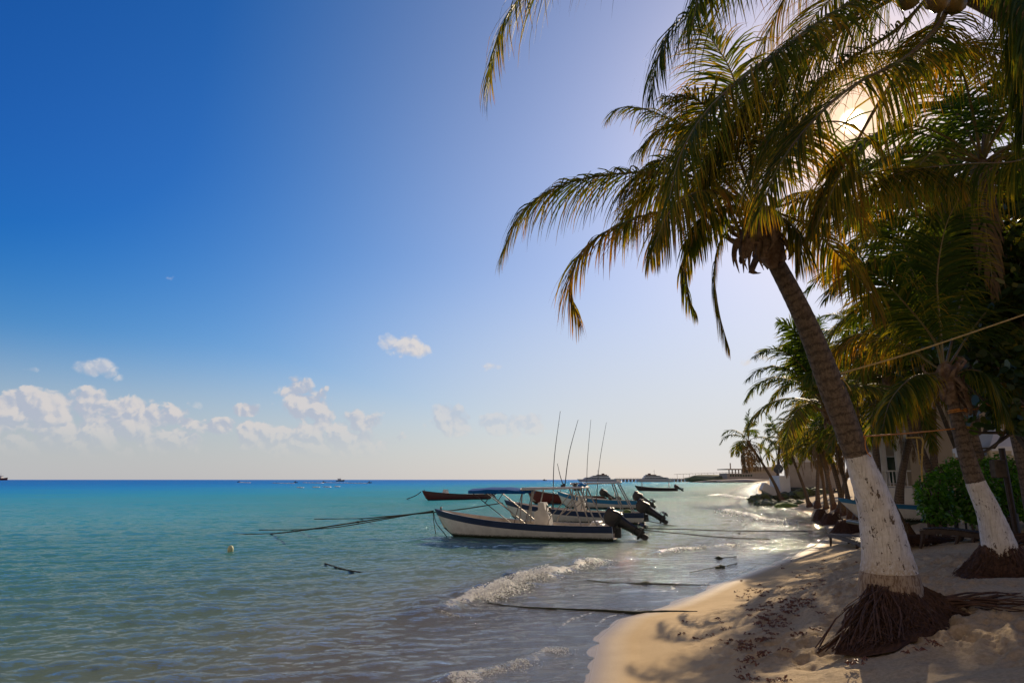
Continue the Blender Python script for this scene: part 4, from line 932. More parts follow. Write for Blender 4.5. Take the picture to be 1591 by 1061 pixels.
def motor(parent, x, y, z, tilt, s=1.0):
    """outboard: cowling (> intake), midsection and gear leg, propeller; tilt in degrees lifts the leg aft (local -x)"""
    rot = Matrix.Rotation(R(tilt), 4, 'Y'); T_ = Matrix.Translation((x, y, z)) @ rot @ Matrix.Scale(s, 4)
    def fin(mb, name, mat, par, sm=40):
        mb.v = [tuple(T_ @ Vector(p)) for p in mb.v]; return mb.build(name, mat, par, sm)
    mb = MB(); sec = [(.00,.24,.15),(.04,.28,.18),(.20,.30,.20),(.42,.27,.185),(.54,.235,.155),(.59,.17,.10)]
    vs = []; nn = 16
    for h, a, b in sec:
        for k in range(nn):
            t = 2*math.pi*k/nn; ce, se = math.cos(t), math.sin(t)
            vs.append((-.05+a*math.copysign(abs(ce)**.42, ce)-(.10 if h > .45 else 0)+(h*.10), b*math.copysign(abs(se)**.42, se), h))
    fs = [(i*nn+k, i*nn+(k+1) % nn, (i+1)*nn+(k+1) % nn, (i+1)*nn+k) for i in range(len(sec)-1) for k in range(nn)]
    fs += [tuple(range(nn))[::-1], tuple(range((len(sec)-1)*nn, len(sec)*nn))]
    mb.add(vs, fs); cw = fin(mb, 'cowling', M['motor'], parent)
    mb = MB(); mb.box((-.06,0,.10), (.60,.45,.03), bev=.01); mb.box((-.30,0,.42), (.10,.22,.10), bev=.02); fin(mb, 'cowling_trim', M['motor'], cw)
    mb = MB(); prof = [(.0,.21,.13),(-.16,.18,.11),(-.36,.15,.08),(-.62,.14,.055),(-.80,.15,.05),(-.92,.13,.03)]; vs = []
    for h, a, b in prof:
        for k in range(12):
            t = 2*math.pi*k/12; vs.append((-.06+a*math.cos(t), b*math.sin(t), h))
    mb.add(vs, [(i*12+k, i*12+(k+1) % 12, (i+1)*12+(k+1) % 12, (i+1)*12+k) for i in range(5) for k in range(12)]+[tuple(range(12)), tuple(range(60, 72))[::-1]])
    mb.box((-.12,0,-.58), (.46,.22,.025), bev=.01)
    mb.lathe([(.005,-.26),(.05,-.20),(.062,-.05),(.06,.1),(.045,.2)], 12, Matrix.Translation((-.08,0,-.80)) @ Matrix.Rotation(R(-90), 4, 'Y'))
    mb.box((-.02,0,-.98), (.20,.02,.24)); fin(mb, 'drive_leg', M['motor'], parent)
    mb = MB()
    for k in range(3):
        m3 = Matrix.Rotation(k*2*math.pi/3, 4, 'X')
        vs = [m3 @ Vector(p) for p in ((-.02,-.02,.03),(.04,.03,.03),(.03,.09,.12),(.0,.05,.19),(-.04,-.05,.17),(-.05,-.06,.09))]
        vs = [tuple(Vector((p.x-.33, p.y, p.z-.80))) for p in vs]; mb.add(vs+[(a-.012, b, c) for a, b, c in vs], [tuple(range(6)), tuple(range(6, 12))[::-1]]+[(i, (i+1) % 6, (i+1) % 6+6, i+6) for i in range(6)])
    mb.lathe([(.05,-.04),(.05,.04),(.03,.09)], 10, Matrix.Translation((-.33,0,-.80)) @ Matrix.Rotation(R(-90), 4, 'Y')); fin(mb, 'propeller', M['motor'], parent)
    mb = MB(); mb.box((x+.16*s, y, z-.12*s), (.16*s,.32*s,.46*s), bev=.03); mb.box((x+.05*s, y, z-.34*s), (.22*s,.22*s,.34*s), bev=.03); mb.tube([(x+.1*s,y-.12*s,z-.2*s),(x-.06*s,y-.12*s,z-.45*s)], .03*s, 8); mb.build('clamp_bracket', M['motor'], parent, 40)
def panga(pos, rz, label, mats, L=7.6, B=1.9, bow_h=1.07, mid_h=.53, stripe=.24, motor_tilt=62, thwarts=(.35,.55,.75), console=None, ms=1.0, group='moored open fishing boats'):
    root = empty('fishing_boat', pos, rz); tag(root, label, 'boat', group)
    NS = 30; rows = []
    for i in range(NS+1):
        t = i/NS; h = mid_h+(bow_h-mid_h)*(1-t)**2.6+.03*t*t
        w = B/2*min(1, max(.0, 1-(1-min(1, t/.52))**2.1))**.85*(1-.10*max(0, (t-.6)/.4)**1.5)+.015
        zk = -.28+.30*max(0, 1-t/.16)**2
        rake = .85*(1-t)**5
        sec = []
        for fz, fw in ((0,0.02),(.22,.62),(.40,.80),(1-stripe/(h-zk)*.98,.955),(1-.035/(h-zk),1.0),(1.0,1.035)):
            z = zk+(h-zk)*fz; x = L*(.5-t)-rake*(1-fz)**1.3; sec.append((x, w*fw, z))
        xi = L*(.5-t)-(.10 if t < .05 else 0)
        sec += [(xi, max(w*1.0-.05, .004), h+.0), (xi, max(w*.90-.06, .003), h-.10), (xi-rake*.4, max(w*.72-.05, .003), .06+.30*(1-t)**4), (xi-rake*.4, 0.0, .04+.30*(1-t)**4)]
        rows.append(sec)
    k = len(rows[0]); vs = []; fs = []; mi = []
    for s_ in (1, -1):
        b = len(vs)
        for sec in rows: vs += [(x, y*s_, z) for x, y, z in sec]
        for i in range(NS):
            for j in range(k-1):
                q = (b+i*k+j, b+i*k+j+1, b+(i+1)*k+j+1, b+(i+1)*k+j); fs.append(q if s_ > 0 else q[::-1])
                mi.append([3,0,0,1,2,2,4,4,4][j] if j < 9 else 4)
        # transom
        e = b+NS*k; q = tuple(e+j for j in range(k)); fs.append(q if s_ > 0 else q[::-1]); mi.append(0)
        q = tuple(b+j for j in range(k)); fs.append(q[::-1] if s_ > 0 else q); mi.append(1)
    hull = mesh_obj('hull', vs, fs, [M[m_] for m_ in mats], root, 32, mi)
    def hw(t): return B/2*min(1, max(.0, 1-(1-min(1, t/.52))**2.1))**.85
    for t in thwarts:
        mb = MB(); mb.box((L*(.5-t), 0, mid_h-.14), (.28, hw(t)*2*.90, .05), bev=.012); mb.build('thwart', M['interior'], root)
    mb = MB(); xx = L*.5-.42   # fore deck with a samson post
    vs = [(L*.5-.12, 0, bow_h-.01), (L*.5-.95, .32, bow_h-.26), (L*.5-.95, -.32, bow_h-.26)]; mb.add(vs+[(a, b, c-.03) for a, b, c in vs], [(0,1,2),(5,4,3),(0,3,4,1),(1,4,5,2),(2,5,3,0)]); mb.build('fore_deck', M['fibre'], root)
    mb = MB(); mb.tube([(L*.5-.30,0,bow_h-.15),(L*.5-.30,0,bow_h+.10)], .035, 8); mb.tube([(L*.5-.30,-.10,bow_h+.05),(L*.5-.30,.10,bow_h+.05)], .018, 6); mb.build('mooring_post', M['dark'], root)
    if console is not None:
        x = L*(.5-console[0]); hh = console[1]; mb = MB()
        prof = [(.33,0),(.30,hh*.72),(.14,hh*.78),(.14,hh),(-.10,hh),(-.16,hh*.80),(-.30,hh*.62),(-.42,0)]
        for s_ in (-.32,.32): pass
        vs = [(x+a, -.32, .1+z) for a, z in prof]+[(x+a, .32, .1+z) for a, z in prof]; n_ = len(prof)
        mb.add(vs, [tuple(range(n_)), tuple(range(n_, 2*n_))[::-1]]+[(i+n_, (i+1) % n_+n_, (i+1) % n_, i) for i in range(n_)]); co = mb.build('console', M['fibre'], root, 20)
        mb = MB(); ring = [(x-.30+.05*math.sin(a)*0, .17*math.cos(a), .1+hh*.74+.17*math.sin(a)) for a in [2*math.pi*i/14 for i in range(15)]]; mb.tube(ring, .014, 6); mb.tube([(x-.16,0,.1+hh*.74),(x-.30,0,.1+hh*.74)], .02, 6); mb.tube([(x-.31,0,.1+hh*.57),(x-.30,0,.1+hh*.91)], .01, 5)
        mb.build('steering_wheel', M['rod'], co)
        mb = MB(); mb.box((x-.14, -.18, .1+hh*.88), (.03,.14,.14), bev=.01); mb.tube([(x-.2,.24,.1+hh*.7),(x-.22,.24,.1+hh*.92)], .02, 6); mb.build('dashboard', M['rod'], co)
    motor(root, -L*.5-.16, 0, mid_h+.12, motor_tilt, ms)
    return root
def boat_axis(p_bow, p_stern):
    d = (Vector(p_bow)-Vector(p_stern)); c = (Vector(p_bow)+Vector(p_stern))/2; return c, math.atan2(d.y, d.x), d.length
def tubes(root, name, paths, r=.022, mat='metal', n=6):
    for p in paths:
        mb = MB(); mb.tube([tuple(q) for q in catmull(p, max(2, 4*(len(p)-1)+1))], r, n); mb.build(name, M[mat], root)
WB = ['white','navy','navy','bottom','interior']
wl = lambda px, py: on_water(px, py)
# front boat
c, a, d = boat_axis(wl(682,831.8), wl(952,838.6)); Lb = d+.35; front_pos = (c.x-.05, c.y, 0); front_rz = a
fb = panga(front_pos, a, 'nearest moored boat, white with navy stripe, blue canopy and tilted black outboard', WB, L=Lb, B=2.0, bow_h=1.14, mid_h=.56, stripe=.27, console=(.62,1.36), motor_tilt=60, ms=1.16)
def loc_of(root, px, Y=None, z=0, frac=0):
    pass
def bimini(root, x0, x1, w, z, sag=.06, name='canopy', mat='canvas'):
    mb = MB(); nx, ny = 12, 8; vs = []
    for i in range(nx+1):
        for j in range(ny+1):
            u = i/nx; v = j/ny*2-1; vs.append((x0+(x1-x0)*u, v*w, z+.10*(1-v*v)+.07*math.sin(math.pi*u)-.02*math.sin(u*9.4)**2))
    m = len(vs); vs += [(a_, b_, c_-.035) for a_, b_, c_ in vs]
    fs = []
    for i in range(nx):
        for j in range(ny):
            q = i*(ny+1)+j; fs += [(q, q+ny+1, q+ny+2, q+1), (m+q+1, m+q+ny+2, m+q+ny+1, m+q)]
    for i in range(nx):
        q = i*(ny+1); fs += [(q, m+q, m+q+ny+1, q+ny+1)]; q += ny; fs += [(q+ny+1, m+q+ny+1, m+q, q)]
    for j in range(ny): fs += [(j+1, m+j+1, m+j, j)]; q = nx*(ny+1)+j; fs += [(q, m+q, m+q+1, q+1)]
    mb.add(vs, fs)
    for v in (-1, 1):   # valance
        mb.box(((x0+x1)/2, v*w, z-.05), (abs(x1-x0), .02, .12), bev=.005)
    return mb.build(name, M[mat], root, 60)
def X(L, frac): return L*(.5-frac)
L = Lb
bimini(fb, X(L,.235), X(L,.55), .82, 1.93)
tubes(fb, 'canopy_pole', [[(X(L,.25), s*.8, 1.9), (X(L,.49), s*.88, .56)] for s in (1,-1)]+[[(X(L,.375), s*.8, 1.93), (X(L,.33), s*.84, 1.42)] for s in (1,-1)]+[[(X(L,.535), s*.8, 1.93), (X(L,.49), s*.88, .56)] for s in (1,-1)], .017, 'dark')
tubes(fb, 'canopy_stay', [[(X(L,.34), s*.8, 1.93), (X(L,.565), s*.9, .56)] for s in (1,-1)], .022)
def ttop(root, L, f0, f1, z, w, legs, board=True):
    mb = MB(); mb.tube([(X(L,f0), -w, z-.04), (X(L,f0)+.03, -w*.6, z), (X(L,f0)+.03, w*.6, z), (X(L,f0), w, z-.04), (X(L,f1), w, z+.05), (X(L,f1), -w, z+.05), (X(L,f0), -w, z-.04)], .035, 8)
    mb.box(((X(L,f0)+X(L,f1))/2, 0, z+.045), (abs(X(L,f0)-X(L,f1))*.98, w*2.02, .055), Matrix.Rotation(R(1), 3, 'Y'), bev=.02)
    tt = mb.build('hardtop', M['fibre'], root, 40)
    for lg in legs: tubes(root, 'hardtop_leg', [[(X(L,lg[0]), s*w*.95, z), (X(L,lg[1]), s*(w+.06), lg[2])] for s in (1,-1)], .032, 'metal', 8)
    return tt
ttop(fb, L, .525, .85, 2.03, .80, [(.535,.465+.055,.58),(.60,.555,.58),(.785,.845,.58),(.84,.925,.60)])
tubes(fb, 'brace', [[(X(L,.79), s*.76, 1.85), (X(L,.69), s*.8, .95), (X(L,.67), s*.8, .6)] for s in (1,-1)]+[[(X(L,.83), s*.76, 1.6), (X(L,.72), s*.8, .9)] for s in (1,-1)], .022)
for i in range(5):
    mb = MB(); y = -.55+.27*i; mb.tube([(X(L,.79+.015*(i % 3))-.05, y, 1.95), (X(L,.80+.015*(i % 3))+.02, y, 2.26)], .032, 8); mb.build('rod_holder', M['rod'], fb)
mb = MB()
for k in range(2): mb.box((X(L,.905), .0, .55+.12*k), (.55-.2*k,.9,.13), bev=.04)
mb.build('stern_seat', M['fibre'], fb)
mb = MB()
v_, f_ = ico(2); v_ = v_*np.array((.20,.14,.08))+np.array((X(L,.835), .1, 2.19)); v_[:, 2] += .05*np.sin(v_[:, 0]*30); tag(mesh_obj('bundled_cloth', v_, f_, pmat('bright_blue_cloth', (.01,.25,.65), .7, .3, 8), fb, 60))
# second boat
c, a, d = boat_axis(wl(790,810.8), wl(1000,813.6)); L2 = d+.3
sb = panga((c.x-.1, c.y, 0), a, 'second white and navy boat, moored behind the nearest one, white console amidships', WB, L=L2, B=2.0, bow_h=1.25, mid_h=.60, stripe=.28, console=(.56,1.40), motor_tilt=57, ms=1.16)
ttop(sb, L2, .50, .84, 2.18, .80, [(.52,.50,.62),(.60,.57,.62),(.79,.855,.6),(.83,.93,.6)])
mb = MB(); mb.box((X(L2,.83), 0, 2.26), (.30, 1.4, .06), bev=.02)
for i in range(6): mb.tube([(X(L2,.83)+.12-.05*i, -.5+.2*i, 2.25), (X(L2,.83)+.12-.05*i, -.5+.2*i, 2.42)], .025, 6)
mb.build('rod_rack', M['fibre'], sb)
mb = MB(); mb.lathe([(.16,-.10),(.22,0),(.20,.12),(.10,.18)], 12, Matrix.Translation((X(L2,.885), .1, .60))); mb.build('net_float', pmat('green_net', (.07,.12,.03), .9, .4, 20, .6, 60), sb)
# blue and mint boat, red boats, far dark boat
c, a, d = boat_axis(wl(877,788.6), wl(985,790.4)); 
bb_ = panga((c.x-.1, c.y, 0), a, 'long boat with blue band and mint green rim, moored beyond the two navy striped boats', ['white','teal','mint','bottom','interior'], L=d+1.1, B=1.8, bow_h=1.42, mid_h=.68, stripe=.34, motor_tilt=60, ms=1.25)
bl = bb_; LB3 = d+1.1
def bird(pos, label):
    root = None; mb = MB()
    mb.lathe([(.02,-.20),(.11,-.12),(.15,.0),(.12,.12),(.05,.20)], 12, Matrix.Translation((0,0,.16)) @ Matrix.Rotation(R(62), 4, 'Y'), sq=.8)
    mb.tube([(.12,0,.22),(.17,0,.32),(.15,0,.42),(.18,0,.46)], [.05,.035,.03,.045], 8); mb.tube([(.19,0,.46),(.26,0,.42),(.31,0,.36)], [.022,.015,.006], 6)
    mb.tube([(-.02,.03,.08),(-.02,.03,0)], .012, 5); mb.tube([(-.02,-.03,.08),(-.02,-.03,0)], .012, 5)
    o = mb.build('seabird', pmat('bird_brown', (.16,.11,.07), .8, .4, 12), None, 50); o.location = pos; o.rotation_euler = (0,0,R(200)); tag(o, label, 'bird', 'birds resting on the blue boat')
ca, sa = math.cos(a), math.sin(a)
for f, lb in ((.69,'small brown bird resting on the blue banded boat, the left one of two'),(.80,'small brown bird resting on the blue banded boat nearer its outboard')):
    x = X(LB3, f); y = .78; bird((c.x-.1+x*ca-y*sa, c.y+x*sa+y*ca, .71), lb)
c, a, d = boat_axis(wl(824,782.4), wl(936,783.0))
panga((c.x-.1, c.y, 0), a, 'dark red boat mostly hidden behind the blue and mint boat, its bow pointing left', ['red','red','mint','redd','interior'], L=d+.6, B=1.8, bow_h=1.55, mid_h=.78, stripe=.2, motor_tilt=58, ms=1.2)
c, a, d = boat_axis(wl(662,777.4), wl(752,775.2))
rb = panga((c.x, c.y, 0), a, 'red boat farthest left, moored alone with a small white console', ['red','red','redd','bottom','interior'], L=d+1.2, B=1.8, bow_h=1.15, mid_h=.62, stripe=.2, motor_tilt=62, console=(.34,1.15), ms=1.2)
c, a, d = boat_axis(wl(990,762.3), wl(1048,762.6))
db = panga((c.x, c.y, 0), a, 'small dark open boat with a thin flat awning, moored alone near the far pier', ['dark','dark','redd','dark','interior'], L=d+1.0, B=1.9, bow_h=1.15, mid_h=.6, stripe=.2, motor_tilt=58, ms=1.35)
Ld = d+1.0
mb = MB(); mb.box((X(Ld,.50), 0, 2.25), (abs(X(Ld,.10)-X(Ld,.85))*.95, 1.5, .06), bev=.02); mb.build('awning', M['fibre'], db)
tubes(db, 'awning_pole', [[(X(Ld,.17), s*.6, 2.2), (X(Ld,.18), s*.65, .7)] for s in (1,-1)]+[[(X(Ld,.82), s*.65, 2.2), (X(Ld,.82), s*.75, .62)] for s in (1,-1)], .04)
# fishing rods standing in the holders
def rod(p0, p1, label, bend=.10):
    d = Vector(p1)-Vector(p0); root = empty('fishing_rod', p0); tag(root, label, 'fishing rod', 'fishing rods standing on the boats')
    q = catmull([(0,0,0), tuple(d*.5+Vector((-bend,0,0))), tuple(d)], 16)
    mb = MB(); mb.tube([tuple(x) for x in q], list(np.linspace(.022,.009,16)), 6); mb.build('blank', M['rod'], root)
    mb = MB(); mb.tube([(0,0,0), tuple(Vector(q[1])*.9)], .032, 8); mb.build('grip', M['rod'], root)
    mb = MB(); mb.lathe([(.05,-.05),(.03,-.03),(.03,.03),(.05,.05)], 10, Matrix.Translation(Vector(q[1])+Vector((-.06,0,0))) @ Matrix.Rotation(R(90), 4, 'X')); mb.build('reel', M['rod'], root)
    mb = MB()
    for k in (4,7,10,13,15):
        c_ = Vector(q[k])+Vector((.02,0,0)); mb.tube([tuple(c_+Vector((.02*math.cos(t), .02*math.sin(t), 0))) for t in [2*math.pi*i/8 for i in range(9)]], .004, 4, caps=False)
    mb.build('line_guide', M['metal'], root)
rod(PX(859,790,29.2), PX(870.5,639,29.2), 'tallest fishing rod, leftmost of the row of rods over the boats')
rod(PX(877,760,29.4), PX(898,652.5,29.6), 'fishing rod leaning right beside the tallest one, from the nearest boat canopy')
rod(PX(912,797,39), PX(918,652,39), 'upright fishing rod in the middle, standing in the second boat')
rod(PX(926,785,39), PX(942,656.5,39.4), 'fishing rod farthest right, rising from the second boat rod rack')
rod(PX(876,757,29.2), PX(866,720,29.2), 'short dark rod leaning left on the nearest boat hardtop', .02)
# ropes
def rope(name, pts, r, mat, label, cat='rope', group=None, n=60, knots=(), wob=0.0, seed=0):
    rs = random.Random(seed); P = catmull(pts, n)
    if wob: P = P+np.stack([[rs.uniform(-1, 1)*wob for _ in range(n)], [rs.uniform(-1, 1)*wob for _ in range(n)], [rs.uniform(-.3, .3)*wob for _ in range(n)]], 1)
    o0 = Vector(P[0]); mb = MB(); mb.tube([tuple(Vector(p)-o0) for p in P], [r*rs.uniform(.85, 1.15) for _ in range(n)] if not isinstance(r, (list, tuple)) else list(np.interp(np.linspace(0, 1, n), np.linspace(0, 1, len(r)), r)), 7)
    for f, s in knots:
        c_ = Vector(P[int(f*(n-1))])-o0; v, fc = ico(2); v = v*np.array((1.3,1,.7))*s*.8*(1+.35*np.array([rs.uniform(-1, 1) for _ in range(len(v))]))[:, None]; mb.add([tuple(Vector(p)+c_) for p in v], fc)
    o = mb.build(name, M[mat], None, 60, loc=o0); tag(o, label, cat, group); return o
def WP(px, py, z=.03): p = on_water(px, py, z); return p
MR = 'mooring ropes'
rope('mooring_rope', [PX(673,794,30.9), PX(620,801,30.0), PX(560,810,29.0), PX(480,822,27.8), WP(420,829,.05), WP(362,829.5,.02)], .026, 'rope', 'thick dark mooring rope from the nearest boat bow down to the water at left', group=MR, knots=((.29,.07),))
rope('mooring_rope', [PX(674,793,30.9), PX(600,806,30.4), PX(520,819,29.6), WP(460,822.5,.05), WP(402,823,.02)], .02, 'rope', 'thinner dark rope running just above the thick bow rope of the nearest boat', group=MR)
rope('mooring_rope', [PX(781,781,40), PX(700,793,39.6), PX(600,802,39), WP(560,805.5,.05), WP(488,806,.02)], .03, 'rope', 'weedy rope from the second boat bow, dipping into the sea at left', group=MR)
rope('mooring_rope', [PX(654,764,83), PX(645,770,83), WP(632,775,.02)], .05, 'rope', 'short steep rope from the bow of the lone red boat', group=MR)
rope('mooring_rope', [PX(673,797,30.9), PX(674,810,30.8), WP(677,829,.0)], .016, 'rope', 'rope hanging straight down from the nearest boat bow', group=MR)
rope('mooring_rope', [PX(674,797,30.9), PX(678,812,30.6), PX(690,828,30.3), WP(694,833,.0)], .016, 'rope', 'rope sagging from the nearest bow back to its stem', group=MR)
rope('mooring_rope', [PX(950,818,28.6), PX(1000,823,28.4), PX(1060,829,28.0), PX(1130,835,27.6), WP(1195,837.5,.05)], .02, 'rope', 'rope from the nearest stern, the lower of two lines to the beach', group=MR)
gr = ground(1262,826)
rope('mooring_rope', [PX(990,820,31), PX(1060,822,31), PX(1150,824.5,31), gr+Vector((0,0,.03))], .02, 'rope', 'rope from the sterns to the beach, the upper of two lines', group=MR)
rope('mooring_rope', [PX(1000,808,38), PX(1050,817,37), PX(1110,824,36), WP(1150,828,.02)], .02, 'rope', 'rope from the second boat outboard slanting down into the shallows', group=MR)
def onb(px, py, dz_=.03):
    p = ground(px, py); p.z = max(p.z, .02)+dz_; return p
def shoreline_pts(pp):
    out = []
    for (a_, b_), (c_, d_) in zip(pp[:-1], pp[1:]):
        for k in range(6):
            x_, y_ = a_+(c_-a_)*k/6, b_+(d_-b_)*k/6; q = on_water(x_, y_, .03)
            if gz(q.x, q.y) > .02: q = ground(x_, y_); q.z += .006
            out.append(q)
    return out
rope('beach_rope', shoreline_pts([(735,925),(757,936),(800,942),(880,946),(940,948),(985,951.5),(1040,950),(1092,950)]), [.008,.012,.014,.015,.018,.022,.030,.024,.008], 'rope', 'long weedy rope from the breaking wave onto the wet sand, nearest the viewer', group='ropes lying on the beach', wob=.006)
rope('beach_rope', shoreline_pts([(912,901),(950,905),(1000,906.5),(1020,906.5),(1060,908),(1112,908.5)]), [.010,.016,.018,.018,.016,.008], 'rope', 'rope with one weed clump across the wet sand, second from the camera', group='ropes lying on the beach', knots=((.50,.10),(.53,.07),(.22,.04)), wob=.006, seed=3)
rope('beach_rope', shoreline_pts([(1072,889),(1100,883),(1122,880),(1150,874)]), .011, 'rope', 'rope with weed clump at the water edge, third from the camera', group='ropes lying on the beach', knots=((.62,.10),(.55,.07)), wob=.01, seed=4)
rope('beach_rope', shoreline_pts([(1110,867),(1130,866),(1147,864)]), .012, 'rope', 'thin rope lying in the swash beyond the third beach rope', group='ropes lying on the beach', knots=((.2,.09),), wob=.01, seed=5)
rope('floating_rope', [WP(505,875,.03), WP(530,883,.035), WP(560,888.5,.03), WP(584,888,.03)], .02, 'rope', 'short piece of dark rope floating alone in front of the boats')
# marker float
mb = MB(); mb.lathe([(.03,-.12),(.09,-.06),(.10,.06),(.07,.14),(.03,.17)], 12); o = mb.build('mooring_float', pmat('float_pale', (.55,.56,.30), .5, .2, 9), None, 50, loc=WP(358,855,.05)); tag(o, 'little pale yellow float bobbing alone on the open water', 'float')
# orange and yellow ropes on the palms
def wrap(c, r, axis, turns=1.2, n=30, dz_=.03):
    ax = Vector(axis).normalized(); o = ax.orthogonal().normalized(); b = ax.cross(o)
    return [tuple(Vector(c)+(o*math.cos(t)+b*math.sin(t))*r+ax*dz_*t/6.28) for t in np.linspace(0, turns*2*math.pi, n)]
def tied_rope(knot, rest, rw, axis, r, mat, label, tails=()):
    o0 = Vector(knot); root = empty('tied_rope', o0); tag(root, label, 'rope', 'ropes tied to the palms')
    def b(name, pts, rr, n=40):
        mb = MB(); mb.tube([tuple(Vector(p)-o0) for p in catmull(pts, n)], rr, 7); mb.build(name, M[mat], root, 60)
    b('line', rest, r, 50)
    c_ = Vector(knot); mb = MB(); mb.tube([tuple(Vector(p)-o0) for p in wrap(c_, rw, axis, 1.6)], r, 7); mb.build('loop', M[mat], root, 60)
    v, fc = ico(2); mb = MB(); kp = Vector(rest[0])-o0; mb.add([tuple(Vector(p)*r*2.6*(1+random.uniform(-.3, .3))+kp) for p in v], fc); mb.build('knot', M[mat], root, 60)
    for tl in tails: b('loose_end', tl, r*.6, 12)
Ym = B1.y
tied_rope(PX(1296,592,Ym-.2), [PX(1300,582,Ym-.30), PX(1400,553,Ym+.2), PX(1500,520,Ym+.8), PX(1640,472,Ym+1.7)], .148, (-.42,-.1,.9), .012, 'yrope', 'yellow rope from high on the big leaning trunk up to the right edge',
          [[PX(1302,583,Ym-.33), PX(1312,592,Ym-.34), PX(1318,600,Ym-.35), PX(1322,607,Ym-.35)], [PX(1300,583,Ym-.33), PX(1306,594,Ym-.34), PX(1311,604,Ym-.35)]])
B2Y = B2.y
tied_rope(PX(1326,688,Ym-.1), [PX(1340,678,Ym-.2), PX(1410,673,Ym+.9), PX(1483,666,B2Y-.05)], .142, (-.25,0,.95), .011, 'orope', 'orange rope stretched level between the two whitewashed palms',
          [[PX(1345,678,Ym-.24), PX(1344,690,Ym-.26), PX(1347,702,Ym-.26), PX(1353,709,Ym-.26)]])
tied_rope(PX(1487,641,B2Y), [PX(1500,637,B2Y-.10), PX(1550,633,B2Y+.2), PX(1660,631,B2Y+.9)], .112, (-.1,0,1), .014, 'orope', 'orange rope looped round the smaller palm and knotted towards the right edge',
          [[PX(1548,634,B2Y+.15), PX(1538,631,B2Y+.1), PX(1531,626,B2Y+.1)], [PX(1549,634,B2Y+.15), PX(1556,630,B2Y+.15), PX(1566,631,B2Y+.15)]])
rope('hanging_rope', [PX(1408,680,17), PX(1432,681,17), PX(1433,700,17), PX(1432,725,17), PX(1433,748,17)], .022, 'yrope', 'pale yellow rope hanging down before the beige wall', group='ropes tied to the palms', knots=((.26,.04),(.55,.05)))
rope('hanging_rope', [PX(1424,681,17), PX(1427,705,17), PX(1429,722,17)], .014, 'yrope', 'thin yellow string left of the hanging yellow rope', group='ropes tied to the palms')

# ------------------------------------------------------------------ buildings
def wallmat(name, c1, c2, sc=.6):
    m = bpy.data.materials.new(name); m.use_nodes = True; t = NT(m.node_tree); t.n.clear()
    b = t.node('ShaderNodeBsdfPrincipled'); o = t.node('ShaderNodeOutputMaterial'); t.l.new(b.outputs[0], o.inputs[0])
    vec = t.node('ShaderNodeTexCoord').outputs['Object']; n, _ = t.noise(vec, sc, 6, .65); n2, _ = t.noise(vec, sc*9, 5, .7)
    mp = t.node('ShaderNodeMapping'); t.put(mp.inputs['Vector'], vec); mp.inputs['Scale'].default_value = (1.5,1.5,.18); st, _ = t.noise(mp.outputs[0], 2.2, 5, .7)
    c = t.mix(t.smooth(n, .3, .7), c1, c2); c = t.mix(t.smooth(st, .55, .75, 0, .45), c, tuple(x*.5 for x in c2)); c = t.mix(t.smooth(n2, .64, .70, 0, .5), c, tuple(x*.45 for x in c2))
    t.put(b.inputs['Base Color'], c); b.inputs['Roughness'].default_value = .85; b.inputs['Specular IOR Level'].default_value = .2
    bp = t.node('ShaderNodeBump'); bp.inputs['Strength'].default_value = .3; bp.inputs['Distance'].default_value = .02; t.put(bp.inputs['Height'], n2); t.l.new(bp.outputs[0], b.inputs['Normal'])
    return m
M['beige'] = wallmat('beige_plaster', (.50,.42,.33), (.43,.36,.28)); M['wwall'] = wallmat('white_plaster', (.72,.72,.72), (.60,.60,.60)); M['gwall'] = wallmat('grey_render', (.44,.39,.34), (.34,.30,.26), .9)
M['glass'] = pmat('dark_window', (.015,.05,.035), .12, .3, 3); M['concrete'] = wallmat('wet_concrete', (.10,.09,.07), (.05,.055,.03), 1.5); M['tile'] = pmat('roof_grey', (.25,.24,.22), .8, .3, 4)
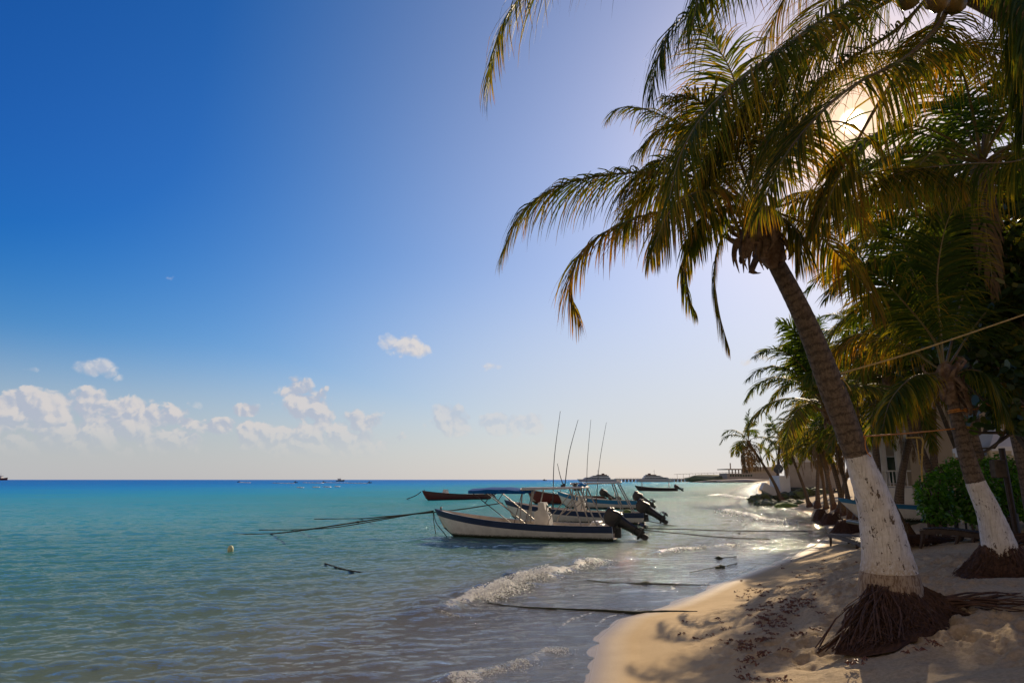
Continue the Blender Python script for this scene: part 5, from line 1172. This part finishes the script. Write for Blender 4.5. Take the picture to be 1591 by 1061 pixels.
def house_near():
    Y = 36; z0 = 1.25; x0 = PX(1412,700,Y).x; root = empty('beach_house', (x0, Y, z0), R(-30)); tag(root, 'large beige two-storey house behind the hedge, with columned balcony at its left end', 'house')
    mb = MB(); mb.box((12, 5, 3.6), (24, 10, 10.4)); mb.build('main_block', M['beige'], root)
    mb = MB(); mb.box((12.0, 5, 8.9), (24.6, 10.6, .25), bev=.05); mb.build('roof', M['tile'], root)
    wdt = 2.3
    mb = MB(); mb.box((-wdt/2, 6.0, 2.4), (wdt, 4.0, 8.0)); mb.build('porch_wall', M['beige'], root)
    zb = PX(1380,674,Y).z-z0
    mb = MB(); mb.box((-wdt/2-.2, 2.0, zb), (wdt+.4, 4.0, .42), bev=.03); mb.box((-wdt/2-.2, 1.9, 6.5), (wdt+.8, 4.8, .3), bev=.03); mb.build('balcony_slab', M['wwall'], root)
    for px in (1345, 1362, 1390):
        x = (PX(px,700,Y+.2).x-x0)*.80; mb = MB(); mb.lathe([(.30,0),(.30,.15),(.20,.25),(.19,zb-.4),(.28,zb-.25),(.28,zb-.2)], 16, Matrix.Translation((x,.35,0))); mb.build('column', M['wwall'], root)
        mb = MB(); mb.lathe([(.16,zb+.2),(.15,6.3)], 14, Matrix.Translation((x,.35,0))); mb.build('column', M['wwall'], root)
    for (px, z1, z2, yy) in ((1402, zb-2.6, zb-1.0, 3.95), (1371, zb-2.6, zb-1.0, 3.95)):
        x = -.95 if px > 1390 else -1.95
        yy = 3.95
        mb = MB(); mb.box((x,yy,(z1+z2)/2), (.62,.10,z2-z1), bev=.01); w_ = mb.build('window', M['wwall'], root); mb = MB(); mb.box((x,yy-.06,(z1+z2)/2), (.5,.06,z2-z1-.16)); mb.build('pane', M['glass'], w_)
    for k in range(3):
        x = 3.5+k*6; mb = MB(); mb.box((x,-.02,5.6), (1.5,.1,1.6), bev=.01); w_ = mb.build('window', M['wwall'], root); mb = MB(); mb.box((x,-.07,5.6), (1.3,.05,1.4)); mb.build('pane', M['glass'], w_)
    for (za, lab) in ((.75,'lower'), (zb+.25,'upper')):
        mb = MB(); h = .85
        mb.box((-wdt/2-.1, .12, za+h), (wdt+.2, .07, .07)); mb.box((-wdt/2-.1, .12, za+.06), (wdt+.2, .06, .05))
        n = int(wdt/.16)
        for i in range(n): mb.lathe([(.022,za+.08),(.04,za+.3),(.022,za+.6),(.022,za+h-.03)], 6, Matrix.Translation((-wdt+i*.16,.12,0)))
        mb.build('railing', M['wwall'], root)
    mb = MB(); mb.box((-wdt/2-.2, 2.0, -.35), (wdt+.4, 4.0, 2.2), bev=.03); mb.build('porch_floor', M['wwall'], root)
house_near()
def house_far():
    Y = 80; p = PX(1222,757,Y); z0 = p.z-.2; root = empty('beach_house', (p.x, Y, z0), R(-22)); tag(root, 'small white flat-roofed house at the end of the beach behind a grey garden wall', 'house')
    def bx(a, b, c_, d_): return PX(a, c_, Y), PX(b, d_, Y)
    def blk(name, pxa, pxb, pya, pyb, y0, dep, mat):
        a_ = PX(pxa, pyb, Y+y0); b_ = PX(pxb, pya, Y+y0); mb = MB(); mb.box(((a_.x+b_.x)/2-p.x, y0+dep/2, (a_.z+b_.z)/2-z0), (b_.x-a_.x, dep, b_.z-a_.z)); return mb.build(name, mat, root), a_, b_
    o, a_, b_ = blk('upper_room', 1219, 1263, 697.5, 719, 1.2, 7, M['wwall'])
    mb = MB(); mb.box(((a_.x+b_.x)/2-p.x, 1.2+3.5, b_.z-z0+.06), (b_.x-a_.x+.25, 7.3, .14), bev=.03); mb.build('roof', M['tile'], root)
    blk('side_wing', 1215, 1224, 714, 758, 1.0, 8, M['wwall'])
    blk('lower_block', 1221.5, 1300, 718, 760, 0.6, 7, M['gwall'])
    mb = MB(); q = PX(1226,717,Y)
    mb.box((q.x-p.x, .55, q.z-z0), (.5,.1,.5)); mb.build('window', M['glass'], root)
    # boundary walls, each its own thing
    q = PX(1212,757,77); mb = MB(); zt = PX(1212,739,77).z; zb_ = q.z-.6; mb.box((0,0,(zt-zb_)/2), (PX(1221,750,77).x-PX(1205,750,77).x, 3, zt-zb_), bev=.05); o = mb.build('low_wall', M['wwall'], None, 30, loc=(q.x, 77, zb_)); tag(o, 'low pale green-white wall under the satellite dish', 'wall')
    q = PX(1210,729,76.5); root2 = empty('satellite_dish', (q.x, 76.5, zt)); tag(root2, 'dark round satellite dish on a mast beside the white house', 'satellite dish')
    mb = MB(); hh = q.z-zt; mb.lathe([(.02,.02),(.25,.05),(.45,.14),(.54,.22),(.53,.24),(.44,.17),(.02,.05)], 20, Matrix.Translation((0,0,hh)) @ Matrix.Rotation(R(-70), 4, 'X') @ Matrix.Rotation(R(8), 4, 'Y')); mb.build('dish', pmat('dish_grey', (.10,.11,.12), .6, .3, 5), root2, 50)
    mb = MB(); mb.tube([(0,0,-.1),(0,0,hh)], .04, 8); mb.build('mast', M['metal'], root2)
    mb = MB(); mb.tube([(0,.05,hh-.3),(0,-.6,hh+.05)], .02, 6); mb.box((0,-.62,hh+.07), (.12,.14,.10), bev=.02); mb.build('receiver_arm', M['metal'], root2)
house_far()
def blob(name, c, d, seed, mat, label, cat, group=None, parent=None, amp=.3, sub=3, fr=2.0):
    v, f = ico(sub); rs = np.random.default_rng(seed); o = rs.uniform(0, 50, 3)
    n = fbm(v[:, 0]*fr+o[0]+v[:, 2], v[:, 1]*fr+o[1]-v[:, 2]*.7, 4, seed)-.5
    v = v*(1+amp*2*n)[:, None]*np.array(d); ob = mesh_obj(name, v, f, mat, parent, 30, loc=tuple(c)); 
    if label: tag(ob, label, cat, group)
    return ob
M['rock'] = pmat('weedy_rock', (.07,.07,.045), .75, .5, 3, .8, 12, col2=(.09,.13,.03)); M['moss'] = pmat('green_moss', (.16,.24,.03), .8, .4, 6, .5, 20)
rk = [(1184,774,74,1.5,.6,'flat weedy rock at the sea end of the ledge before the white house'),(1200,768,76,1.8,.8,'largest dark rock under the small white wall'),(1216,771,75,1.6,.65,'rounded rock in front of the low wall'),(1240,769,74,2.0,.5,'long low rock before the grey garden wall'),(1262,769,72,1.8,.5,'dark rock at the right end of the ledge near the palm roots'),(1190,781,67,1.1,.35,'small flat rock awash near the ledge'),(1232,777,66,1.4,.3,'thin slab of rock right of the mossy one')]
for i, (px, py, Y, w_, h_, lb) in enumerate(rk):
    p = PX(px, py, Y); p.z = max(gz(p.x, Y), 0)+h_*.25; blob('shore_rock', p, (w_*.8, 1.3, h_*1.25), 20+i, M['rock'], lb, 'rock', 'rocks at the point', amp=.62, sub=4, fr=2.6)
p = PX(1222,780.5,62); p.z = max(gz(p.x, 62), 0)+.08; blob('mossy_rock', p, (1.0,.8,.35), 40, M['moss'], 'bright green mossy rock on the sand before the ledge', 'rock')
q = PX(1240,764,76); mb = MB(); mb.box((0,0,0), (7.5,4,1.3), bev=.2); o = mb.build('sea_ledge', M['concrete'], None, 30, loc=(q.x+.8, 78, .9)); o.rotation_euler = (0,0,R(-22)); tag(o, 'dark concrete ledge under the white beach house', 'ledge')
q = on_water(1196,768,1.2); mb = MB(); mb.box((0,0,0), (2.0,.9,.9), Matrix.Rotation(R(28), 3, 'Y'), bev=.05); o = mb.build('tilted_slab', M['wwall'], None, 30, loc=(PX(1197,764,75).x, 75, PX(1197,762,75).z)); tag(o, 'tilted pale concrete slab at the foot of the low wall', 'slab')
for i, (px, py, Y, w_, h_, lb) in enumerate([(1276,772,42,.55,.55,'leftmost dark root clump on the sand under the palm row'),(1292,772,38,.75,.5,'middle dark root clump on the sand under the palm row'),(1316,778,31,.8,.5,'right root clump, half behind the big painted trunk')]):
    x = G(px, Y); c_ = Vector((x, Y, gz(x, Y)-.02)); o = root_mass(None, c_, w_*.9, h_*1.15, 500, 60+i, 1.0, (), c_, 'root_clump'); o.location = c_; tag(o, lb, 'root clump', 'palm root clumps on the sand')

# pier, ferries and terminal far away
def pier():
    root = empty('pier', (130, 780, 0)); tag(root, 'long concrete pier on piles running out to the two ferries', 'pier')
    xa = PX(955,745,780).x-130; xb = PX(1195,745,780).x-130
    mb = MB(); mb.box(((xa+xb)/2, 0, 3.1), (xb-xa, 9, .8)); mb.build('deck', M['gwall'], root)
    n = 44; mb = MB()
    for i in range(n): mb.box((xa+(xb-xa)*(i+.5)/n, 0, 1.3), (1.5, 7, 3)); 
    o = mb.build('pile_row', M['gwall'], root)
    mb = MB()
    for i in range(n*2): x = xa+(xb-xa)*(i+.5)/(n*2); mb.box((x, -4, 4.0), (.15,.15,1.0))
    mb.box(((xa+xb)/2, -4, 4.5), (xb-xa, .12, .12)); mb.build('railing', M['metal'], root)
    for i in range(14):
        x = PX(1052+9.5*i,737-.3*i,780).x-130; mb = MB(); h = 5+.25*i; mb.box((x, 0, h/2+3.4), (.3,.3,h)); mb.box((x, 0, h+3.4), (6.2,5,.3), Matrix.Rotation(R(-5), 3, 'Y')); mb.build('sunshade', M['beige'], root)
pier()
M['ferry'] = pmat('ferry_paint', (.42,.41,.45), .5, .2, .3)
def ferry(px0, px1, label, flip):
    Y = 760; a_ = PX(px0,747,Y).x; b_ = PX(px1,747,Y).x; Lf = b_-a_; root = empty('ferry', ((a_+b_)/2, Y, 0)); tag(root, label, 'ferry', 'ferries lying at the pier')
    s = -1 if flip else 1
    def deckshape(x0, x1, z0, z1, r0, r1, w):
        vs = []
        for y in (-w, w): vs += [(x0*s, y, z0), (x1*s, y, z0), ((x1-r1)*s, y, z1), ((x0+r0)*s, y, z1)]
        mb = MB(); mb.add(vs, [(0,1,2,3),(7,6,5,4),(0,4,5,1),(1,5,6,2),(2,6,7,3),(3,7,4,0)]); return mb
    h = Lf/2
    deckshape(-h, h, -.5, 3.0, -3.5, .3, 5).build('hull', [M['grey']], root)
    deckshape(-h*.86, h*.70, 3.0, 4.9, 2.6, .4, 4.6).build('main_deck', M['ferry'], root); deckshape(-h*.50, h*.62, 5.0, 6.8, 4.2, .4, 4.3).build('upper_deck', M['ferry'], root)
    deckshape(-h*.12, h*.52, 6.9, 7.9, 1.6, .3, 3.5).build('bridge', M['redd'], root)
    for z, x0, x1, w in ((4.1,-h*.66,h*.62,4.64),(6.1,-h*.28,h*.55,4.34)):
        mb = MB(); n = 14
        for i in range(n):
            x = x0+(x1-x0)*(i+.5)/n; mb.box((x*s, -w, z), ((x1-x0)/n*.75, .12, .8))
        mb.build('window_band', M['glass'], root)
    mb = MB(); mb.box((h*.3*s, 0, 8.5), (3,3,1.2), bev=.3); mb.build('funnel', M['redd'], root); mb = MB(); mb.tube([(0,0,7.8),(0,0,13)], [.2,.08], 6); mb.tube([(-1,0,12),(1,0,12)], .08, 5); mb.build('mast', M['metal'], root)
ferry(902, 956, 'left one of the two ferries moored at the pier', False); ferry(991, 1043, 'right one of the two ferries moored at the pier, with a taller mast', True)
def terminal():
    Y = 640; p = PX(1128,745,Y); root = empty('terminal_building', (p.x, Y, 1)); tag(root, 'flat-roofed ferry terminal with open upper deck at the root of the pier', 'building')
    def bx(name, pa, pb, ya, yb, y0, dep, mat):
        a_ = PX(pa, yb, Y); b_ = PX(pb, ya, Y); mb = MB(); mb.box(((a_.x+b_.x)/2-p.x, y0+dep/2, (a_.z+b_.z)/2-1), (b_.x-a_.x, dep, b_.z-a_.z)); mb.build(name, mat, root)
    bx('roof', 1128, 1196, 728, 729.3, -2, 30, M['beige']); bx('lower_hall', 1130, 1210, 735, 743.5, 0, 24, M['gwall']); bx('east_block', 1166, 1215, 725, 735, 1, 22, M['beige'])
    for i in range(7): bx('pillar', 1133+5*i, 1134+5*i, 729, 735, 1, 1, M['gwall'])
    bx('antenna_mast', 1136.2, 1137, 719, 728, 3, 1, M['gwall'])
    for i in range(9): bx('window', 1134+4*i, 1136.4+4*i, 737, 740, -.2, .3, M['glass'])
terminal()
blob('distant_trees', (PX(1110,742,660).x, 665, 3), (26,12,4), 90, pmat('far_trees', (.16,.19,.12), .9, .3, .2), None, None, amp=.3)['kind'] = 'stuff'
tag(blob('rocky_breakwater', (PX(1160,744,600).x, 600, .5), (40,6,2.2), 95, M['gwall'], None, None, amp=.4, fr=6), 'low grey rubble breakwater at the waterline under the terminal', 'breakwater')
# small craft far out
def jetski(px, py, label, face=1, rider=True):
    p = on_water(px, py, 0); root = empty('jet_ski', p, R(8)); tag(root, label, 'jet ski', 'small craft on the horizon'); s = face
    mb = MB(); vs = []; sec = [(-1.5,.45,.35),(-.8,.55,.45),(.3,.55,.55),(1.1,.40,.65),(1.6,.08,.75)]
    for x, w, h in sec: vs += [(x*s,-w*.5,-.1),(x*s,-w,h*.6),(x*s,-w*.5,h),(x*s,w*.5,h),(x*s,w,h*.6),(x*s,w*.5,-.1)]
    fs = [(i*6+k, i*6+(k+1) % 6, (i+1)*6+(k+1) % 6, (i+1)*6+k) for i in range(4) for k in range(6)]+[tuple(range(6)), tuple(range(24, 30))]
    mb.add(vs, fs); mb.build('hull', M['dark'], root); mb = MB(); mb.box((-.4*s,0,.75), (1.1,.35,.35), bev=.1); mb.build('seat', M['rod'], root); mb = MB(); mb.tube([(.3*s,0,.5),(.1*s,0,1.15)], .06, 6); mb.tube([(.1*s,-.35,1.15),(.1*s,.35,1.15)], .03, 6); mb.build('handlebar', M['rod'], root)
    if rider:
        # one continuous skinned figure sitting astride
        me = bpy.data.meshes.new('person'); J = [(-.35,0,.95),(-.25,0,1.25),(-.15,0,1.5),(-.08,0,1.66),(-.02,0,1.83),(-.2,.2,1.45),(0,.28,1.2),(.12,.3,1.15),(-.2,-.2,1.45),(0,-.28,1.2),(.12,-.3,1.15),(.05,.28,.85),(-.05,.35,.45),(.05,-.28,.85),(-.05,-.35,.45)]
        me.from_pydata([(x*s, y, z) for x, y, z in J], [(0,1),(1,2),(2,3),(3,4),(2,5),(5,6),(6,7),(2,8),(8,9),(9,10),(0,11),(11,12),(0,13),(13,14)], [])
        o = bpy.data.objects.new('person', me); COL.objects.link(o); o.location = p; o.rotation_euler = (0,0,R(8))
        sk = o.modifiers.new('s', 'SKIN'); rad = [.15,.16,.15,.06,.11,.07,.05,.04,.07,.05,.04,.09,.05,.09,.05]
        for i, r_ in enumerate(rad): me.skin_vertices[0].data[i].radius = (r_, r_)
        me.skin_vertices[0].data[0].use_root = True; o.modifiers.new('b', 'SUBSURF').levels = 1; me.materials.append(M['dark']); tag(o, 'dark clothed rider on the '+label.replace(' with rider standing tall','').replace(' near the horizon','').replace(', in line with the others','').replace(' in front of a white wake',''), 'person')
def wake(px0, px1, py, label):
    a_ = on_water(px0, py, .05); b_ = on_water(px1, py+.6, .05); mb = MB(); rs = random.Random(int(px0)); v, f = ico(1); n = 60
    for i in range(n):
        q = a_.lerp(b_, (i+rs.uniform(0, 1))/n); r_ = a_.y/452*rs.uniform(.25, .55); mb.add([(x*r_*2.4+q.x, y*r_+q.y+rs.uniform(-1, 1), z*r_*.55+.1) for x, y, z in v], f)
    return mb
M['foamw'] = pmat('wake_foam', (.85,.86,.86), .4, .05)
jetski(371, 749.0, 'jet ski farthest left near the horizon', -1); jetski(459, 750.0, 'jet ski with rider standing tall, second from the left', 1)
jetski(503, 749.6, 'jet ski third from the left, in line with the others', 1); jetski(574, 750.3, 'jet ski farthest right in front of a white wake', 1)
mbs = MB()
for a_ in ((373,388,749.3),(425,456,750.3),(472,500,749.8),(541,571,750.4),(505,540,749.6)):
    w_ = wake(a_[0], a_[1], a_[2], ''); mbs.add(w_.v, w_.f)
for a_ in ((464,470,757),(488,494,756.5),(504,512,756),(522,526,755.5)):
    w_ = wake(a_[0], a_[1], a_[2], ''); mbs.add([tuple(p) for p in w_.v], w_.f)
tag(mbs.build('wake_foam', M['foamw'], None, 180), kind='stuff')
def launch(px, py, sc, label, mats):
    p = on_water(px, py, 0); root = empty('motor_boat', p); tag(root, label, 'boat', 'small craft on the horizon')
    mb = MB(); vs = []; sec = [(-4,1.1,1.0),(0,1.3,1.1),(3,.9,1.4),(4.8,.05,1.8)]
    for x, w, h in sec: vs += [(x*sc,-w*.6*sc,-.2),(x*sc,-w*sc,h*sc),(x*sc,w*sc,h*sc),(x*sc,w*.6*sc,-.2)]
    mb.add(vs, [(i*4+k, i*4+(k+1) % 4, (i+1)*4+(k+1) % 4, (i+1)*4+k) for i in range(3) for k in range(4)]+[(0,1,2,3),(12,13,14,15)]); mb.build('hull', M[mats[0]], root)
    mb = MB(); mb.box((-.5*sc,0,1.9*sc), (3.4*sc,1.7*sc,1.5*sc), bev=.2); mb.build('cabin', M[mats[1]], root); mb = MB(); mb.box((-.7*sc,0,2.8*sc), (4.2*sc,2*sc,.15*sc)); mb.tube([(0,0,2.8*sc),(0,0,4.5*sc)], .06*sc, 5); mb.build('roof', M[mats[2]], root)
launch(528, 747.6, 1.4, 'small cabin boat on the horizon between the jet skis', ('dark','fibre','redd'))
launch(0, 745.9, 6.5, 'red cabin boat cut off at the far left edge on the horizon', ('red','fibre','red'))
launch(846, 746.6, 1.2, 'tiny dark boat on the horizon just left of the tallest rod', ('dark','dark','dark'))

# ------------------------------------------------------------------ beach furniture and litter
def lounger(px0, py0, px1, py1, label, flip=False):
    """wooden sun lounger: wavy slatted bed on two side rails, curved legs, raised box-like head"""
    a_ = ground(px0, py0); b_ = ground(px1, py1); d = b_-a_; rz = math.atan2(d.y, d.x); root = empty('wooden_lounger', a_, rz); tag(root, label, 'sun lounger', 'wooden loungers on the sand'); Ln = Vector((d.x, d.y)).length
    prof = lambda u: .34+.035*math.sin(u*6.0)+(.0 if u < .74 else (u-.74)*.25)
    for y in (-.3,.3):
        mb = MB(); pts = [(u*Ln, y, prof(u)-.03) for u in np.linspace(0, 1, 18)]
        for i in range(17):
            p, q = pts[i], pts[i+1]; mid = ((p[0]+q[0])/2, y, (p[2]+q[2])/2); an = math.atan2(q[2]-p[2], q[0]-p[0]); mb.box(mid, (math.hypot(q[0]-p[0], q[2]-p[2])*1.02, .045, .11), Matrix.Rotation(-an, 3, 'Y'))
        mb.build('side_rail', M['wood'], root)
        for u, lean in ((.04,-.10),(.45,-.14),(.62,-.14),(.95,.06)):
            mb = MB(); zt = prof(u)-.06; mb.tube([tuple(q) for q in catmull([(u*Ln, y, zt), (u*Ln+lean*.3, y, zt*.6), (u*Ln+lean, y, -.05)], 7)], [.055,.05,.045,.042,.04,.04,.04], 6); mb.build('leg', M['wood'], root)
    mb = MB(); n = 30
    for i in range(n):
        u = (i+.5)/n
        if u > .74: break
        mb.box((u*Ln, 0, prof(u)+.045), (Ln/n*.72, .66, .022), bev=.004)
    mb.build('slatted_bed', M['wood'], root)
    mb = MB(); th = R(38)
    for i in range(8):
        s = i*.085; mb.box((Ln*.74+s*math.cos(th), 0, prof(.74)+.05+s*math.sin(th)), (.07,.66,.022), Matrix.Rotation(-th, 3, 'Y'), bev=.004)
    mb.box((Ln*.74+.30, .33, prof(.74)+.22), (.72,.04,.05), Matrix.Rotation(-th, 3, 'Y')); mb.box((Ln*.74+.30, -.33, prof(.74)+.22), (.72,.04,.05), Matrix.Rotation(-th, 3, 'Y')); mb.box((Ln*.74+.60, 0, prof(.74)+.26), (.04,.6,.45)); mb.build('backrest', M['wood'], root)
lounger(1302, 846, 1425, 842, 'dark wooden lounger behind the big painted trunk, its curved foot showing at left')
lounger(1436, 847, 1572, 842, 'dark wooden lounger between the two painted trunks with curved legs')
def debris(c, n, r, label, seed):
    rs = random.Random(seed); mb = MB()
    for i in range(n):
        a_ = rs.uniform(-.5, .5)+(math.pi if i % 2 else 0); p = Vector((rs.uniform(-r, r), rs.uniform(-r*.5, r*.5), rs.uniform(0, .12))); d = Vector((math.cos(a_), math.sin(a_), rs.uniform(-.2, .2)))*rs.uniform(.2, .5)
        mb.tube([tuple(q) for q in catmull([p-d, p+Vector((0,0,.05)), p+d], 5)], rs.uniform(.006,.016), 4)
    o = mb.build('palm_debris', M['roots'], None, 30, loc=c); tag(o, label, 'palm litter')
debris(ground(1432,846)+Vector((0,.2,.02)), 240, .8, 'heap of dry palm roots and stalks on the sand behind the big painted trunk', 3)
debris(ground(1600,846)+Vector((.1,0,.05)), 200, .5, 'dark root heap at the right edge beyond the smaller painted palm', 4)
# post with a box in the hedge
p = PX(1575,790,15.5); p.z = gz(p.x, 15.5); root = empty('wooden_post', p); tag(root, 'dark leaning wooden post with a box fixed to it, in front of the hedge', 'post')
tp = PX(1556,696,15.5)-p; mb = MB(); mb.tube([(0,0,-.2), tuple(tp)], .065, 8); mb.build('post', M['wood'], root); q = PX(1551,728,15.4)-p; mb = MB(); mb.box(tuple(q), (.26,.2,.40), bev=.02); mb.build('box', M['bark'], root)
# white shade tent
def tent():
    p = PX(1555,720,21); z0 = gz(p.x, 21); root = empty('shade_tent', (p.x, 21, z0)); tag(root, 'white cloth shade tent with tied side curtains beyond the hedge', 'tent')
    M['cloth'] = pmat('white_cloth', (.75,.73,.72), .8, .1, 3, .2, 8); M['curtain'] = pmat('cream_curtain', (.62,.52,.36), .8, .2, 4, .3, 14)
    zt = PX(1555,681,21).z-z0; zb_ = PX(1555,697,21).z-z0; w = (PX(1600,690,21).x-PX(1512,690,21).x)/2
    mb = MB(); vs = [(-w,-w,zb_+.02),(w,-w,zb_+.02),(w,w,zb_+.02),(-w,w,zb_+.02),(0,0,zt+.35)]; mb.add(vs, [(0,1,4),(1,2,4),(2,3,4),(3,0,4),(3,2,1,0)]); mb.box((0,-w,zb_-.10), (2*w,.03,.26)); mb.box((-w,0,zb_-.10), (.03,2*w,.26)); mb.box((w,0,zb_-.10), (.03,2*w,.26)); mb.build('roof', M['cloth'], root)
    for sx in (-1,1):
        for sy in (-1,1):
            mb = MB(); mb.tube([(sx*w*.98,sy*w*.98,0),(sx*w*.98,sy*w*.98,zb_)], .04, 8); mb.build('pole', M['metal'], root)
            mb = MB(); prof = [(.34,zb_-.1),(.30,zb_*.8),(.12,zb_*.45),(.20,zb_*.2),(.24,.05)]; vs = []; n = 22
            for r_, z in prof:
                for k in range(n): t = 2*math.pi*k/n; rr_ = r_*(1+.22*math.cos(t*7)); vs.append((sx*(w*.96-r_*.8)+rr_*math.cos(t), sy*w*.95+rr_*.35*math.sin(t), z))
            mb.add(vs, [(i*n+k, i*n+(k+1) % n, (i+1)*n+(k+1) % n, (i+1)*n+k) for i in range(4) for k in range(n)]); mb.build('curtain', M['curtain'], root, 50)
tent()
# beached boat under the balcony
c_ = PX(1400,757,26.5); zz = gz(c_.x, 26.5); bt = panga((c_.x+.3, 26.5, zz+.22), R(172), 'blue and white striped boat pulled up on the sand behind the hedge', ['white','teal','teal','white','interior'], L=5.2, B=1.6, bow_h=.85, mid_h=.55, stripe=.16, motor_tilt=0, ms=.01, group=None)
for ch in list(bt.children):
    if ch.name.split('.')[0] in ('cowling','drive_leg','propeller','clamp_bracket'):
        for g in list(ch.children): bpy.data.objects.remove(g)
        bpy.data.objects.remove(ch)
mb = MB(); mb.box((0,0,-.06), (4.3,1.5,.12), bev=.03); 
for x in (-1.6,1.5): mb.box((x,0,-.20), (.2,1.5,.3), bev=.02)
mb.build('keel_board', M['teal'], bt)
# brown seaweed scattered on the tide line and dry sand
def seaweed():
    rs = random.Random(12); mb = MB(); spots = []
    for (px, py, s, n) in ((1210,935,26,34),(1195,955,22,26),(1185,915,22,18),(1250,925,24,14),(1222,985,30,16),(1165,1020,20,10),(1180,1045,30,12),(1330,1010,26,5),(1452,1010,20,4),(1110,985,40,14),(1270,880,50,26),(1200,880,40,12),(1210,850,30,6),(1160,1000,14,10),(1310,790,20,10)):
        for i in range(n): spots.append((px+rs.gauss(0, s), py+rs.gauss(0, s*.45), rs.uniform(.012, .05)))
    for px, py, r_ in spots:
        if py > 1075 or py < 790: continue
        g = ground(px, py)
        if float(shore_d(np.array([g.x]), np.array([g.y]))[0]) < .5: continue
        for k in range(rs.randint(5, 12)):
            a_ = rs.uniform(0, 6.28); p = g+Vector((rs.uniform(-1, 1)*r_*1.3, rs.uniform(-1, 1)*r_*1.3, rs.uniform(0, .02))); d = Vector((math.cos(a_), math.sin(a_), rs.uniform(-.1, .5)))*r_
            mb.tube([p, p+d*.6+Vector((0,0,.012)), p+d*1.2], [.004, .007, .002], 4)
    tag(mb.build('seaweed', pmat('sargassum', (.20,.065,.02), .6, .4, 20, col2=(.09,.04,.02)), None, 60), kind='stuff')
seaweed()
